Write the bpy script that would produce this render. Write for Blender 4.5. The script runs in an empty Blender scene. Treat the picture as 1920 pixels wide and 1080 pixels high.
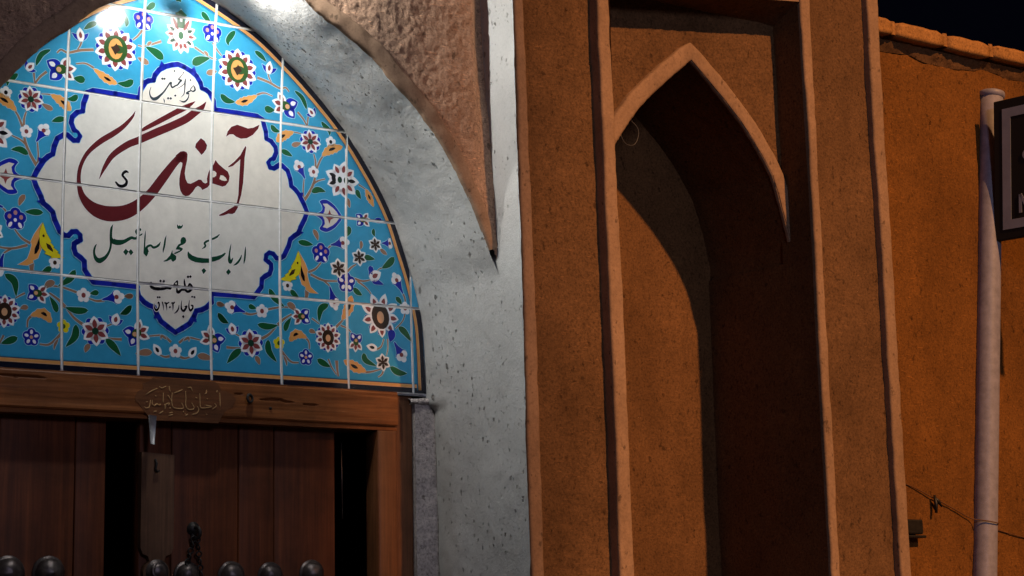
import bpy, bmesh, math, random
from mathutils import Vector, Matrix, noise
from mathutils.geometry import tessellate_polygon
random.seed(7)
S = bpy.context.scene
ZB = 2.2                                    # door head (bottom of the tile sign) above the ground

# ------------------------------------------------------------------ camera
cam_d = bpy.data.cameras.new('camera'); cam = bpy.data.objects.new('camera', cam_d)
S.collection.objects.link(cam); S.camera = cam
YAW, PITCH, ROLL = 0.635067, 0.175989, -0.022331
cam.location = (-2.04714, -4.19564, ZB - 0.61187)
cy, sy, cp, sp = math.cos(YAW), math.sin(YAW), math.cos(PITCH), math.sin(PITCH)
fw = Vector((sy*cp, cy*cp, sp)); rt = Vector((cy, -sy, 0)); up = rt.cross(fw)
rt2 = rt*math.cos(ROLL) + up*math.sin(ROLL); up2 = up*math.cos(ROLL) - rt*math.sin(ROLL)
cam.rotation_euler = Matrix((rt2, up2, -fw)).transposed().to_euler()
cam_d.sensor_width = 36.0; cam_d.lens = 3500.06/1920*36; cam_d.clip_start = 0.05; cam_d.clip_end = 500

# ------------------------------------------------------------------ night sky and the street lamp, with an added cool fill
W = bpy.data.worlds.new('World'); S.world = W; W.use_nodes = True
wn = W.node_tree; bg = wn.nodes['Background']
bg.inputs[0].default_value = (0.30, 0.36, 1.0, 1); bg.inputs[1].default_value = 0.0022
def lamp(name, typ, loc, target, **kw):
    d = bpy.data.lights.new(name, typ); o = bpy.data.objects.new(name, d); S.collection.objects.link(o)
    o.location = loc; o.rotation_euler = (Vector(target) - Vector(loc)).to_track_quat('-Z', 'Y').to_euler()
    for k, v in kw.items(): setattr(d, k, v)
    return o
# sodium lamp high on a mast across the lane; its cut-off on the left falls beside the doorway
sod = Vector((4.95, -25.0, ZB + 19.2)); half = math.radians(60); el = math.radians(-37.5)
az = math.atan2(0.722 - sod.x, -0.455 - sod.y) + math.atan2(math.sin(half), math.cos(half)*math.cos(el)); el_a = math.asin(math.sin(el)*math.cos(half))
lamp('sodium_street_lamp', 'SPOT', sod, sod + Vector((math.sin(az)*math.cos(el_a), math.cos(az)*math.cos(el_a), math.sin(el_a))),
     energy=40500, color=(1.0, 0.475, 0.165), shadow_soft_size=0.32, spot_size=2*half, spot_blend=0.0022)
lamp('cool_night_fill', 'POINT', (-1.4, -9.0, 5.0), (1.6, 0, 2), energy=420, color=(0.70, 0.70, 0.95), shadow_soft_size=0.8)  # added unseen lamp, stands in for the bluish night fill
S.view_settings.view_transform = 'Standard'; S.view_settings.look = 'None'
S.view_settings.exposure = 0.0; S.view_settings.gamma = 1.0; S.view_settings.use_curve_mapping = False
S.cycles.max_bounces = 6; S.cycles.diffuse_bounces = 1

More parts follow.
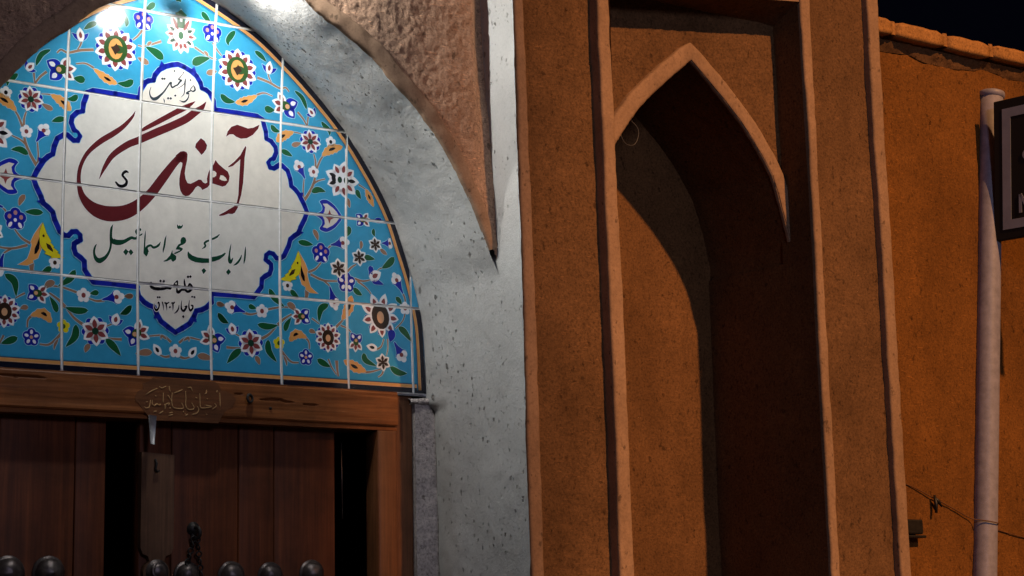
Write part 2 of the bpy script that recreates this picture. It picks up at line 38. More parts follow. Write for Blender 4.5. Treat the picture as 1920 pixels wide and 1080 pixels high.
# ------------------------------------------------------------------ the painted design of the tile sign and the lintel script, in millimetres
ART = {"R":[["leaf",[[163.9,921.3],[151.8,906.9],[142.2,890.8],[144.4,878.3]],14.3],["lotus",170.6,816.8,53.5,10,0],["leaf",[[221.6,876.7],[239.3,866.7],[256.2,852.6]],13.1],["bud",262.3,821.1,266.9,855.6,20.5,1],["stem",[[228.8,805.1],[264.1,797.7],[296.0,786.4],[313.9,790.8],[324.6,781.0]],5.0],["stem",[[260.5,824.7],[264.1,810.7],[271.2,798.8]],3.7],["oleaf",[[164.7,727.0],[194.1,736.5],[228.9,756.8]],22.4],["leaf",[[121.8,743.8],[138.9,730.5],[164.7,728.9]],16.2],["stem",[[227.2,758.1],[250.0,766.4],[274.7,761.5]],3.7],["half",313.1,741.0,346.1,733.8,38.9],["leaf",[[340.8,786.8],[362.5,772.1],[373.3,752.5],[376.8,739.9]],11.8],["bud",400.4,725.4,382.3,745.6,18.7,1],["stem",[[349.7,729.4],[365.9,713.9],[378.5,695.5],[382.1,690.1]],4.4],["stem",[[382.2,721.1],[380.4,706.2],[379.2,695.6]],3.7],["leaf",[[250.0,725.5],[264.1,723.4],[280.1,724.1]],17.4],["leaf",[[422.3,712.8],[435.1,700.8],[446.1,692.5],[448.5,678.1]],13.1],["berry",96.8,904.5,28.6],["leaf",[[65.8,956.1],[77.8,943.8],[91.5,932.5]],14.3],["stem",[[98.7,878.6],[110.8,861.5],[124.6,847.8]],4.4],["stem",[[46.4,857.7],[66.7,847.8],[93.9,836.3],[111.0,835.9]],4.4],["bleaf",[[73.4,852.1],[82.0,843.9],[84.4,838.0]],8.1],["leaf",[[40.7,810.2],[60.1,824.5],[90.5,835.8]],20.5],["bleaf",[[80.6,792.9],[95.9,798.5],[111.2,804.1]],14.3],["leaf",[[269.5,682.4],[280.1,671.0],[296.0,668.4]],13.7],["oleaf",[[285.4,639.6],[306.7,658.6],[338.8,673.7]],26.1],["stem",[[329.9,672.4],[346.0,672.7],[362.2,671.1]],3.1],["star",388.5,653.6,29.9,7,1],["bleaf",[[331.6,636.2],[345.9,640.4],[360.3,646.5]],12.4],["five",451.4,661.1,14.9,1],["oleaf",[[488.3,653.0],[451.3,640.2],[423.7,619.2]],26.1],["leaf",[[299.5,618.1],[317.3,613.3],[334.4,605.9]],13.7],["bell",370.9,552.6,344.1,597.5,29.9],["stem",[[368.9,491.3],[366.5,516.7],[370.2,555.7]],3.7],["five",398.0,572.1,15.6,0],["stem",[[368.9,489.7],[387.0,517.5],[399.7,544.8],[406.4,576.4],[418.1,605.5],[429.2,621.6]],5.6],["stem",[[397.9,539.8],[412.4,549.6],[434.3,557.2]],4.0],["stem",[[404.2,579.4],[404.3,602.1],[399.3,620.9]],4.4],["leaf",[[391.7,515.8],[412.3,525.4],[435.2,522.3]],14.9],["palm",485.8,560.3,46.7],["leaf",[[531.0,540.2],[536.5,527.1],[544.9,515.0]],13.7],["oleaf",[[560.2,544.7],[572.4,521.5],[585.0,498.3]],20.5],["stem",[[537.8,554.2],[550.9,548.5],[565.8,541.1]],3.4],["bleaf",[[500.3,513.1],[505.0,500.6],[509.3,486.4]],12.4],["pendant",448.4,456.9,45.1],["stem",[[381.4,456.8],[399.4,458.8],[413.8,456.3]],4.4],["half",550.8,458.4,523.9,455.5,24.3],["bud",610.4,464.0,584.6,459.8,15.6,2],["leaf",[[505.2,436.2],[505.9,422.7],[499.4,406.5]],14.9],["leaf",[[584.4,437.5],[583.5,426.0],[587.9,416.6]],10.0],["bleaf",[[397.4,416.0],[406.4,402.5],[411.7,387.1]],12.4],["leaf",[[350.7,377.6],[373.9,376.2],[396.2,374.3]],14.3],["berry",419.9,354.3,28.6],["bell",453.4,380.1,508.6,393.8,31.1],["stem",[[438.8,364.2],[447.9,375.4],[464.4,383.5]],3.7],["star",588.8,393.9,19.9,6,0],["bell",611.5,400.4,649.6,403.3,26.1],["star",537.9,354.0,21.8,6,0],["leaf",[[553.6,356.2],[567.7,355.9],[587.2,353.6]],14.3],["bleaf",[[543.9,400.7],[544.9,387.8],[541.8,376.1]],8.7],["bleaf",[[603.8,383.9],[616.9,375.4],[626.3,369.8]],10.6],["star",474.2,318.0,24.9,6,0],["blue5",497.4,282.6,26.8],["stem",[[500.6,311.8],[513.6,324.9],[528.4,334.3]],4.4],["leaf",[[649.1,365.5],[631.7,345.8],[608.8,330.6]],18.0],["stem",[[610.7,332.4],[601.3,328.2],[595.5,322.8]],2.8],["bud",571.7,298.9,605.7,319.5,29.9,1],["sepal",[[573.2,334.7],[573.0,322.4],[580.4,310.1]],12.4],["sepal",[[578.3,290.4],[595.2,291.3],[614.0,286.5]],12.4],["stem",[[522.6,294.5],[548.5,290.4],[574.6,296.6]],4.4],["stem",[[531.8,288.9],[559.5,272.6],[579.8,251.8]],3.7],["leaf",[[518.7,269.0],[531.5,258.9],[546.2,251.5]],14.3],["bell",674.5,269.6,644.7,322.5,29.9],["stem",[[672.7,272.7],[682.0,253.9],[682.8,227.8],[675.4,194.7],[650.3,168.4]],4.0],["wing",[[[351.0,353.9],[358.8,330.9],[359.5,307.2],[353.0,290.8],[341.7,281.9],[345.2,277.5],[327.5,271.8],[329.3,268.2],[313.5,269.3],[294.2,272.0],[313.5,282.5],[309.9,284.7],[324.0,294.5],[321.2,296.4],[331.1,306.1],[329.3,309.1],[341.8,329.2]],[[353.2,352.5],[362.4,337.6],[372.0,322.7],[380.1,304.4],[378.0,294.7],[380.8,282.3],[383.6,273.1],[387.9,260.8],[398.6,252.2],[411.1,244.5],[387.8,244.4],[371.8,252.5],[373.6,258.0],[361.1,264.8],[357.6,275.5],[353.0,287.7],[358.8,305.6],[359.5,329.4]],[[342.4,304.1],[338.2,291.1],[324.0,282.8],[324.0,288.2],[331.1,299.8]],[[358.8,316.7],[364.8,299.8],[370.1,287.7],[370.8,273.5],[364.7,276.1],[358.7,288.2],[357.7,302.3]],[[345.3,323.9],[350.6,326.3],[353.1,320.9],[349.5,315.5],[344.6,316.9]]]],["five",318.7,257.9,14.9,2],["stem",[[380.8,298.8],[402.4,309.7],[420.5,328.9]],4.7],["stem",[[388.0,294.0],[427.5,281.8],[471.1,283.4]],4.7],["stem",[[427.5,281.8],[443.7,270.5],[450.9,261.5]],3.7],["bell",447.3,264.4,466.9,204.0,28.6],["leaf",[[327.5,246.7],[338.1,237.6],[352.2,230.0]],13.7],["leaf",[[265.3,245.4],[280.2,221.8],[309.9,200.2]],15.6],["stem",[[377.1,250.4],[376.4,237.7],[373.5,226.4]],8.7],["bigbloom",602.8,198.8,51.3],["leaf",[[652.6,255.3],[662.8,247.4],[671.4,237.3]],13.1],["five",681.6,227.1,17.4,0],["oleaf",[[513.0,247.7],[503.5,213.3],[483.1,179.9]],28.6],["leaf",[[442.3,218.6],[418.1,203.3],[412.6,167.5]],16.8],["lotus",440.4,129.9,36.7,10,1],["stem",[[464.8,159.5],[479.4,173.2],[496.0,190.4]],5.0],["stem",[[479.4,165.3],[499.4,158.9],[512.1,147.7]],3.4],["half",525.5,124.2,526.8,145.0,26.1],["bud",590.6,110.4,558.7,115.9,19.9,0],["stem",[[588.3,107.7],[604.5,116.8],[613.4,138.3]],3.7],["sepal",[[637.1,165.8],[637.6,149.7],[632.9,131.7]],21.8],["bell",647.9,129.5,681.4,80.1,34.2],["leaf",[[659.9,174.6],[680.7,160.9],[702.1,136.5]],16.8],["stem",[[625.4,139.2],[625.8,113.5],[621.1,93.9]],2.8],["leaf",[[549.6,96.2],[555.7,76.9],[589.0,63.7]],15.6],["star",609.6,74.6,21.8,6,0],["oleaf",[[323.8,111.7],[344.9,132.4],[376.7,124.7]],24.9],["stem",[[371.4,125.9],[382.0,114.2],[383.7,95.5]],4.4],["bleaf",[[382.1,143.3],[392.8,143.1],[402.4,139.1]],11.2],["half",359.9,179.8,380.5,181.4,28.6],["stem",[[288.9,151.0],[306.4,167.9],[330.9,183.2]],5.6],["stem",[[259.4,189.9],[295.9,199.1],[323.9,200.4],[341.5,192.4]],4.0],["bleaf",[[316.9,210.8],[332.7,204.3],[343.3,192.6]],15.6],["stem",[[391.1,177.5],[403.6,170.6],[414.3,163.6]],3.4],["leaf",[[230.9,148.8],[261.2,145.8],[290.7,151.1]],15.6],["leaf",[[310.5,137.1],[316.2,154.6],[329.2,174.3]],13.7],["five",293.5,104.9,16.2,3],["leaf",[[261.9,111.9],[264.0,82.8],[287.2,55.1]],16.8],["star",211.9,99.2,33.6,6,1],["stem",[[238.9,110.3],[264.7,126.0],[285.5,147.6]],5.6],["leaf",[[184.5,82.1],[164.3,65.5],[144.3,43.1]],16.8],["bleaf",[[225.3,66.5],[233.2,56.3],[237.3,44.9]],12.4],["stem",[[142.4,83.8],[160.9,83.5],[181.1,84.9]],4.7],["bud",162.4,118.6,155.5,147.1,23.6,1],["leaf",[[117.8,170.1],[132.0,154.4],[148.1,145.6]],13.7],["stem",[[165.7,121.9],[175.9,116.6],[187.7,111.3]],3.1],["five",243.9,184.7,17.4,0],["leaf",[[204.5,195.4],[214.7,193.1],[227.4,190.4]],12.4],["stem",[[189.2,177.2],[209.6,173.6],[230.9,178.4]],4.7],["bell",192.6,179.0,136.8,192.9,31.1],["bleaf",[[113.3,194.7],[125.1,192.6],[138.5,191.5]],11.8],["half",104.0,101.7,122.3,91.5,34.8],["blue5",373.0,73.0,21.2],["stem",[[297.6,88.2],[313.3,70.7],[330.7,57.9],[351.8,57.7]],5.0],["bleaf",[[306.3,73.3],[314.0,58.4],[316.0,46.1]],6.2],["leaf",[[406.8,69.9],[426.4,60.8],[447.2,52.7]],15.6],["stem",[[466.0,70.5],[467.7,49.2],[471.2,29.0]],6.2],["stem",[[440.8,72.7],[451.5,51.4],[465.8,33.4]],3.7],["oleaf",[[487.8,72.5],[524.2,56.5],[557.3,46.8]],28.6],["stem",[[551.7,44.2],[575.8,47.9],[607.6,57.8]],4.0],["stem",[[613.1,54.9],[605.5,41.7],[594.2,34.0]],3.7],["leaf",[[632.0,64.1],[658.2,50.6],[686.7,49.1]],16.8],["stem",[[10.7,86.2],[33.3,100.9],[69.3,97.5]],4.4],["bleaf",[[22.0,92.0],[36.5,100.6],[38.3,90.2]],6.2],["bud",40.2,52.9,58.0,78.1,19.9,0],["stem",[[14.3,50.7],[27.3,48.5],[41.9,52.4]],4.4],["bleaf",[[61.4,57.3],[82.8,55.7],[106.0,51.2]],15.6],["bleaf",[[116.7,194.3],[126.7,192.1],[135.1,189.7]],11.2],["leaf",[[118.5,168.6],[132.0,152.9],[145.4,146.3]],13.7],["leaf",[[4.7,1005.6],[-1.8,985.3],[6.7,970.9]],15.6]],"C":[["five",1.2,64.7,16.8,0],["crown",7.6,882.2,46.7]],"T":[["S","maroon",[[-101.0,613.4,4.26],[-88.1,622.8,9.94],[-54.9,644.1,12.78],[-11.0,672.7,14.2],[18.6,691.1,14.2],[36.5,703.6,8.52],[49.2,713.2,1.42]]],["S","maroon",[[-209.2,478.0,1.42],[-195.0,510.1,9.94],[-174.4,542.6,14.2],[-136.4,573.6,17.04],[-105.1,590.1,18.46],[-63.3,613.8,19.88],[-15.0,640.0,19.88],[21.9,662.0,19.88],[47.2,682.6,18.46],[68.2,699.8,12.78],[80.2,717.1,1.42]]],["S","maroon",[[-116.2,663.0,1.42],[-124.6,646.6,7.1],[-147.2,620.0,11.36],[-172.5,598.7,14.2],[-206.0,574.4,14.2],[-233.6,548.3,11.36],[-250.5,523.2,9.94],[-261.0,492.4,9.94],[-261.7,460.2,11.36],[-253.6,431.8,17.04],[-235.1,409.9,26.98],[-209.8,396.7,35.5],[-179.0,393.5,38.34],[-139.5,401.9,35.5],[-104.1,423.6,29.82],[-71.4,456.0,25.56],[-39.9,499.5,24.14],[-11.0,539.1,19.88],[5.1,557.8,18.46],[16.9,567.7,17.04]]],["P","maroon",[[8.6,575.9],[18.9,578.6],[26.2,576.9],[29.3,570.9],[28.4,556.3],[24.4,538.4],[21.9,520.7],[24.8,505.6],[30.0,496.6],[38.3,495.7],[50.7,503.0],[61.0,509.7],[68.3,510.0],[73.6,503.8],[79.9,501.7],[85.1,505.2],[84.0,514.8],[88.0,530.9],[92.6,540.2],[94.4,523.9],[92.9,500.4],[86.2,491.8],[71.7,483.3],[66.4,489.4],[59.1,492.4],[52.9,487.8],[44.7,475.2],[34.4,464.4],[24.1,461.3],[15.9,465.1],[9.6,474.9],[6.4,489.9],[6.8,505.3],[10.1,525.0],[14.1,539.0],[14.7,546.8],[6.8,549.6],[-1.4,544.7],[-5.5,549.9],[-3.6,564.6]]],["P","maroon",[[108.2,567.0],[117.4,557.0],[132.3,547.2],[144.0,540.8],[149.0,528.7],[146.3,514.7],[137.8,502.9],[128.3,498.8],[115.6,501.2],[102.9,503.5],[97.5,503.8],[97.4,519.4],[104.9,521.3],[110.2,525.8],[111.2,532.8],[105.9,537.4],[97.2,537.5],[99.5,549.8],[103.6,556.2]]],["P","cream",[[119.7,518.2],[122.8,528.4],[130.3,528.3],[137.7,523.4],[141.6,517.0],[134.6,514.8],[126.1,515.7]]],["P","maroon",[[194.5,615.8],[196.7,610.7],[192.0,583.4],[190.4,551.6],[188.0,515.8],[182.7,483.8],[175.3,459.4],[173.2,449.4],[164.7,434.8],[157.3,430.1],[145.6,429.8],[130.9,423.3],[120.3,421.1],[118.8,423.9],[135.0,433.4],[154.1,446.3],[164.7,453.3],[170.0,462.7],[174.2,482.8],[175.5,514.3],[177.1,544.0],[179.1,577.7],[170.6,568.8],[157.8,556.9],[143.9,551.6],[145.0,554.7],[162.0,569.6],[179.1,588.6],[187.6,604.5]]],["P","maroon",[[137.8,632.2],[142.1,647.0],[153.0,661.2],[170.2,669.0],[185.7,666.4],[201.3,663.2],[216.9,667.6],[235.4,678.5],[230.9,665.7],[215.2,647.6],[197.9,636.3],[180.6,632.7],[166.9,636.2],[158.2,641.3],[148.0,639.9]]],["P","maroon",[[66.2,619.2],[76.9,613.3],[84.2,602.5],[82.3,592.5],[75.1,581.8],[68.2,574.6],[60.4,582.8],[49.9,592.1],[51.9,602.1],[59.1,610.9]]],["S","ink",[[-131.9,503.2,2.84],[-138.3,505.4,7.1],[-145.2,500.9,7.1],[-147.6,494.0,6.53],[-141.8,487.7,6.53],[-136.6,480.8,7.1],[-139.0,472.1,7.95],[-147.8,466.8,8.52],[-157.9,467.7,7.67],[-165.3,474.9,4.97]]],["S","green_ink",[[-170.6,367.8,0.71],[-174.5,357.9,5.92],[-175.8,344.9,6.86],[-175.6,331.6,7.1],[-175.4,319.3,5.92],[-176.6,308.1,5.68],[-180.5,296.6,6.15],[-187.9,284.8,8.28],[-197.0,277.2,11.24],[-205.1,273.7,13.02],[-212.7,277.4,10.65],[-217.5,286.3,7.1],[-218.8,296.1,5.92],[-216.7,306.3,4.73],[-213.0,313.8,2.13]]],["S","green_ink",[[-173.5,335.1,2.37],[-172.2,327.4,13.02],[-162.8,324.0,13.96],[-151.1,324.6,13.02],[-139.3,328.6,9.47],[-128.8,335.3,8.28],[-120.6,339.5,7.34],[-114.6,338.4,7.1],[-108.7,339.6,6.15],[-105.2,346.7,3.55],[-107.7,353.2,7.1],[-108.9,357.6,5.92],[-104.9,364.8,1.89]]],["P","green_ink",[[-143.0,301.4],[-136.1,310.5],[-128.3,304.0],[-135.2,292.7]]],["P","green_ink",[[-128.9,303.4],[-122.5,310.7],[-115.3,303.0],[-122.3,294.3]]],["P","green_ink",[[-100.7,365.8],[-97.1,366.1],[-94.9,361.9],[-97.6,358.2],[-100.4,360.7]]],["P","green_ink",[[-100.5,348.3],[-94.5,352.9],[-91.0,353.8],[-93.3,349.1],[-98.6,345.4]]],["S","green_ink",[[-83.9,361.1,0.95],[-84.9,346.6,3.79],[-85.9,329.6,4.02],[-85.7,317.2,5.21],[-82.5,305.1,13.02],[-81.2,298.5,4.73]]],["S","green_ink",[[-77.2,309.1,5.92],[-80.3,317.7,5.92],[-76.2,322.7,5.92],[-69.0,325.1,5.92],[-61.7,320.7,6.63],[-53.3,323.8,5.92],[-48.5,327.7,6.15],[-45.6,331.4,4.26],[-42.9,337.4,1.18]]],["S","green_ink",[[-27.1,355.1,0.71],[-30.0,344.3,4.5],[-32.2,329.4,5.21],[-35.1,316.6,4.02],[-35.6,309.2,0.71]]],["P","green_ink",[[2.2,386.5],[4.4,386.1],[5.6,382.8],[9.3,385.5],[11.1,383.4],[14.8,384.4],[17.2,388.1],[18.9,387.1],[17.3,381.2],[13.7,376.8],[5.1,374.8],[1.7,379.0]]],["P","green_ink",[[20.0,356.4],[25.6,354.6],[28.1,348.0],[26.3,341.6],[19.6,336.3],[12.3,332.7],[8.6,329.5],[16.6,327.5],[19.1,325.4],[16.1,320.6],[10.0,316.0],[-2.2,309.7],[-4.6,310.6],[-7.1,311.5],[9.9,320.5],[11.2,321.8],[-1.7,321.7],[1.3,328.2],[6.1,335.5],[12.2,339.0],[11.5,346.3],[14.5,353.5]]],["P","green_ink",[[-10.2,320.8],[-9.5,311.2],[-3.4,307.8],[0.9,304.3],[0.4,296.3],[-6.9,289.9],[-10.5,290.1],[-14.2,295.5],[-23.9,289.4],[-31.1,287.6],[-36.0,288.3],[-26.4,294.3],[-16.8,304.8],[-12.6,314.3]]],["P","green_ink",[[33.3,321.1],[37.0,316.4],[45.7,311.0],[59.4,307.7],[76.8,307.1],[92.4,308.0],[92.4,296.6],[71.9,294.0],[54.5,294.1],[42.1,297.5],[33.5,302.9],[31.2,310.7],[31.5,317.5]]],["P","green_ink",[[92.4,308.3],[96.7,311.9],[113.0,315.8],[126.8,321.2],[136.9,328.0],[139.2,325.3],[134.4,318.5],[121.8,308.0],[106.8,301.4],[95.6,299.2],[92.4,297.7]]],["P","green_ink",[[120.8,374.9],[121.5,372.1],[115.2,363.9],[105.2,357.7],[96.4,355.6],[96.4,359.7],[106.4,364.8],[115.2,370.3]]],["S","green_ink",[[92.7,354.7,5.21],[85.2,351.6,5.44],[79.0,345.8,5.92],[81.5,339.7,5.44],[77.8,334.8,4.26],[71.0,330.1,0.71]]],["S","green_ink",[[153.9,351.9,1.18],[151.4,338.7,4.02],[149.3,324.6,4.73],[149.0,310.6,8.28],[151.6,303.4,8.28],[156.0,309.0,5.92],[159.8,316.3,1.66]]],["S","green_ink",[[184.0,326.2,1.89],[181.4,317.3,4.73],[175.1,307.4,5.92],[168.7,301.0,5.21],[161.1,296.5,1.89]]],["S","green_ink",[[195.4,348.9,1.42],[194.8,336.0,4.73],[193.6,319.6,5.21],[191.7,308.9,4.02],[190.7,302.5,0.71]]],["P","green_ink",[[139.7,277.4],[147.4,286.4],[154.2,278.8],[146.1,269.7]]],["P","green_ink",[[70.5,275.6],[77.8,281.8],[84.5,275.4],[76.3,265.5]]],["P","ink",[[-67.6,234.7],[-64.4,231.1],[-65.9,227.6],[-64.1,223.8],[-56.9,221.6],[-42.4,221.8],[-28.0,223.4],[-21.9,224.1],[-17.1,229.6],[-14.1,229.3],[-10.4,222.9],[-13.4,218.1],[-18.2,218.3],[-23.1,219.0],[-32.7,215.3],[-48.3,212.6],[-60.4,213.5],[-68.2,216.7],[-70.7,221.6],[-68.7,224.5],[-70.2,231.1]]],["P","ink",[[3.4,244.4],[6.5,241.3],[6.6,231.2],[3.6,227.5],[-9.8,226.9],[-5.1,235.8]]],["P","cream",[[-0.8,237.3],[2.2,237.6],[2.9,233.7],[-0.2,232.3],[-2.4,234.3]]],["S","ink",[[22.9,249.0,1.66],[23.6,239.5,5.21],[25.5,229.4,5.68],[25.6,222.6,7.1],[15.8,220.1,5.92],[8.6,214.4,8.28],[4.3,215.1,7.1],[3.0,224.1,3.55]]],["S","ink",[[25.6,222.6,5.92],[31.8,217.5,7.1],[39.1,219.8,7.1],[44.0,227.6,7.1],[42.1,234.3,5.92],[37.8,236.7,5.92],[34.7,231.4,4.73]]],["P","ink",[[-46.1,237.2],[-42.1,242.0],[-37.9,237.9],[-42.0,233.5]]],["P","ink",[[-37.1,237.4],[-33.0,242.3],[-28.9,238.2],[-32.9,233.8]]],["P","ink",[[29.1,254.7],[33.2,259.2],[37.5,255.5],[33.3,250.5]]],["P","ink",[[35.9,255.9],[40.0,260.4],[44.2,256.6],[40.1,251.7]]],["P","ink",[[-52.1,196.0],[-48.8,199.1],[-45.4,196.5],[-48.7,192.9]]],["P","ink",[[-46.7,196.4],[-43.4,199.6],[-40.0,197.0],[-43.3,193.3]]],["P","ink",[[42.0,205.4],[45.4,208.6],[48.9,205.9],[45.4,202.2]]],["P","ink",[[48.7,204.8],[52.2,208.0],[55.6,205.4],[52.2,201.7]]],["S","ink",[[-58.1,179.6,1.42],[-57.4,169.6,3.55],[-51.9,163.3,6.51],[-46.0,169.4,4.26],[-44.3,177.4,4.26],[-46.2,183.4,4.73],[-48.6,180.4,1.89]]],["S","ink",[[-36.0,184.8,3.55],[-33.5,176.0,3.08],[-32.1,164.3,0.95]]],["S","ink",[[-28.7,183.7,4.73],[-23.9,182.4,4.73],[-17.3,186.3,2.37]]],["S","ink",[[-26.3,183.3,4.26],[-24.4,174.5,3.55],[-23.4,164.5,0.95]]],["P","ink",[[-18.9,173.3],[-14.8,178.1],[-12.3,173.8],[-15.3,170.2]]],["S","ink",[[-10.0,184.7,4.73],[-5.1,185.1,4.73],[-1.5,188.7,1.89]]],["S","ink",[[-7.5,183.7,4.26],[-6.8,174.8,3.55],[-7.3,165.8,0.95]]],["S","ink",[[9.5,181.7,1.89],[8.4,172.6,4.02],[3.6,164.4,4.26],[-3.0,159.1,1.42]]],["S","ink",[[17.1,193.7,1.42],[15.6,181.1,3.55],[16.9,171.1,5.32],[22.5,167.6,6.51],[27.3,173.0,5.92],[30.9,180.1,4.26],[26.0,178.6,3.55]]],["P","ink",[[17.7,152.6],[21.3,157.4],[25.0,153.1],[22.0,148.4]]],["S","ink",[[38.1,196.5,1.42],[36.8,184.0,3.55],[37.7,175.0,4.73],[41.4,169.7,5.92],[46.9,175.8,4.73],[47.5,182.6,4.26],[43.8,183.4,4.02]]],["S","grey_ink",[[-74.0,732.7,1.66],[-77.8,719.3,2.84],[-75.2,708.1,4.97],[-67.8,702.3,8.28],[-58.1,705.5,8.28],[-48.4,714.5,5.92],[-38.7,725.3,4.73],[-30.2,738.2,4.02],[-22.9,749.9,4.02],[-18.6,752.9,4.73],[-19.2,745.8,4.73],[-15.4,740.5,4.73],[-6.8,746.0,4.02],[-0.6,749.8,4.26],[4.9,757.7,4.73],[9.8,763.2,4.02],[1.7,764.3,3.55],[5.4,769.6,2.37],[14.0,781.5,1.66],[15.2,784.7,3.55]]],["S","grey_ink",[[21.6,769.8,1.66],[19.9,758.9,4.26],[19.4,742.4,3.08],[17.0,727.9,2.6],[9.0,717.9,0.95]]],["S","grey_ink",[[19.2,757.6,1.18],[10.6,748.1,2.13],[-4.8,737.7,0.47]]],["S","grey_ink",[[42.4,755.3,1.66],[46.9,750.1,4.02],[48.2,743.2,4.73],[42.0,738.7,4.02],[35.6,742.5,2.37],[39.4,749.0,2.37],[41.8,752.9,1.66]]],["S","grey_ink",[[38.2,740.5,2.84],[29.5,735.7,4.26],[24.5,731.4,4.26],[27.0,729.4,2.84],[30.7,732.3,2.84],[30.2,722.8,3.08],[24.7,712.6,4.26],[16.0,707.2,4.73],[4.1,709.5,0.95]]],["P","grey_ink",[[-13.3,784.0],[-10.1,787.6],[-6.8,785.1],[-10.0,781.5]]],["P","grey_ink",[[-47.5,758.3],[-43.4,763.0],[-39.2,759.6],[-43.3,755.0]]],["P","grey_ink",[[-40.9,759.4],[-37.3,763.5],[-33.5,760.5],[-37.2,756.5]]],["P","grey_ink",[[31.9,767.3],[35.1,770.8],[38.4,768.3],[35.2,764.7]]],["P","grey_ink",[[-31.0,709.5],[-26.8,714.1],[-22.6,710.8],[-26.8,706.2]]],["P","grey_ink",[[-23.6,710.3],[-19.4,714.9],[-15.2,711.5],[-19.4,706.9]]],["P","grey_ink",[[-10.8,719.6],[-7.2,723.6],[-3.4,720.7],[-7.1,716.6]]],["S","grey_ink",[[-39.1,707.7,1.66],[-37.4,702.2,3.55],[-36.5,696.5,1.18]]]],"cart":[[2.6,804.2],[17.6,799.6],[35.2,792.5],[52.4,781.0],[63.9,765.0],[67.8,751.4],[80.0,748.3],[89.1,742.6],[101.5,723.1],[107.7,699.9],[169.3,700.3],[228.7,700.3],[244.5,692.4],[247.6,681.4],[254.0,662.1],[255.6,643.5],[269.8,638.3],[282.6,624.1],[284.9,610.0],[277.8,593.3],[268.3,586.3],[262.0,579.0],[266.7,567.4],[277.8,566.0],[287.3,572.9],[293.7,578.0],[301.7,577.6],[319.2,565.4],[327.2,544.1],[330.4,525.0],[341.6,517.7],[352.8,506.1],[368.9,479.1],[377.7,459.9],[370.4,440.4],[357.4,416.0],[352.6,401.2],[339.8,392.7],[327.0,381.4],[322.2,363.8],[307.9,335.4],[295.2,327.1],[285.8,327.6],[276.3,338.0],[265.4,339.7],[256.0,331.8],[254.4,320.3],[262.3,315.5],[270.1,309.7],[270.9,298.0],[266.2,284.9],[252.9,276.7],[243.6,268.8],[242.1,247.7],[226.6,226.9],[219.7,219.3],[165.3,219.6],[103.4,217.7],[100.1,195.9],[85.2,181.1],[72.3,174.2],[57.5,170.3],[51.8,156.2],[39.4,136.7],[19.7,123.4],[-0.6,111.8]],"LI":[[[-83.8,-50.5],[-69.2,-40.8],[-53.0,-33.1]],[[-48.6,-28.0],[-41.1,-31.7],[-29.3,-26.3]],[[-21.0,-25.8],[-20.2,-34.0],[-17.1,-40.8]],[[-8.1,-42.3],[3.9,-37.6],[15.1,-32.1]],[[28.7,-27.9],[37.0,-26.1],[41.7,-34.8]],[[80.6,-29.9],[80.6,-36.9],[75.3,-40.7]],[[111.4,-29.0],[108.4,-35.4]],[[117.6,-34.9],[118.5,-51.7],[119.4,-72.6]],[[103.1,-62.2],[107.8,-69.0],[97.1,-77.9]],[[75.5,-67.8],[95.5,-71.0],[69.5,-76.4],[64.1,-71.1],[63.2,-55.9],[62.3,-39.3]],[[55.7,-72.2],[59.6,-79.7],[54.3,-89.6],[40.7,-93.0]],[[50.9,-49.6],[55.5,-52.1]],[[40.4,-64.0],[46.6,-74.8],[43.6,-80.4],[29.9,-80.4],[23.8,-70.4],[24.4,-53.7],[23.5,-35.8]],[[13.2,-65.4],[17.8,-76.2],[13.3,-79.8],[-7.7,-78.8],[-13.1,-69.4],[-14.0,-54.3],[-11.9,-41.8]],[[-24.5,-48.0],[-19.2,-56.0],[-15.4,-61.3]],[[-28.7,-78.4],[-30.2,-71.7],[-22.8,-68.5],[-19.8,-69.8],[-24.2,-74.1]],[[-36.5,-43.2],[-37.1,-59.7],[-37.0,-67.9]],[[-43.6,-71.0],[-46.6,-74.5],[-54.0,-71.5],[-59.9,-75.9],[-65.8,-72.1],[-66.0,-62.5]],[[-70.4,-62.7],[-73.9,-79.3],[-81.9,-83.1],[-87.1,-79.9]],[[-82.8,-68.8],[-78.4,-67.2]],[[-58.7,-51.2],[-55.7,-53.1]],[[-62.6,-91.0],[-53.8,-89.2]],[[-47.8,-95.8],[-36.7,-88.4]],[[-21.0,-92.5],[-10.6,-89.9]],[[-21.7,-99.3],[-10.5,-95.4]],[[17.2,-85.8],[19.5,-89.9]],[[22.5,-98.0],[30.0,-92.1]],[[78.7,-91.2],[83.3,-91.0]],[[81.5,-52.2],[83.8,-52.1]],[[-32.3,-84.1],[-31.6,-78.6],[-33.2,-70.4]],[[-19.7,-80.7],[-16.7,-79.2]]],"cartl":[[-111.6,-58.0],[-104.5,-42.7],[-89.9,-36.5],[-91.5,-22.9],[-73.9,-16.4],[-65.2,-6.3],[0.5,-6.6],[68.9,-8.3],[104.3,-7.6],[113.6,-14.1],[123.0,-29.0],[138.6,-31.0],[152.7,-37.3],[163.7,-49.4],[154.4,-69.5],[138.8,-75.9],[126.5,-90.4],[114.2,-111.9],[16.6,-111.3],[-65.3,-112.2],[-75.8,-102.5],[-92.2,-84.3],[-102.6,-71.2],[-110.0,-67.5]],"cx":[0.00152,0.19904,-0.00731,0.00011,0.0006,0.00215],"cz":[0.00348,-0.00151,0.221,0.00065,0.0004,0.00274],"arch":[[747.5,6.7],[742.6,126.3],[735.0,199.2],[710.5,300.6],[677.2,393.7],[643.9,479.4],[585.1,579.6],[493.3,701.3],[391.1,801.8],[301.8,876.1],[220.3,932.8],[105.9,988.2]],"curl":[[273.8,579.8],[267.7,327.3],[35.7,795.4],[46.1,805.6],[55.4,782.9],[346.4,509.6],[367.3,512.1],[362.4,492.8],[347.8,410.7],[368.7,404.3],[338.1,388.2],[46.0,142.2],[59.3,141.9],[54.7,163.2]]}

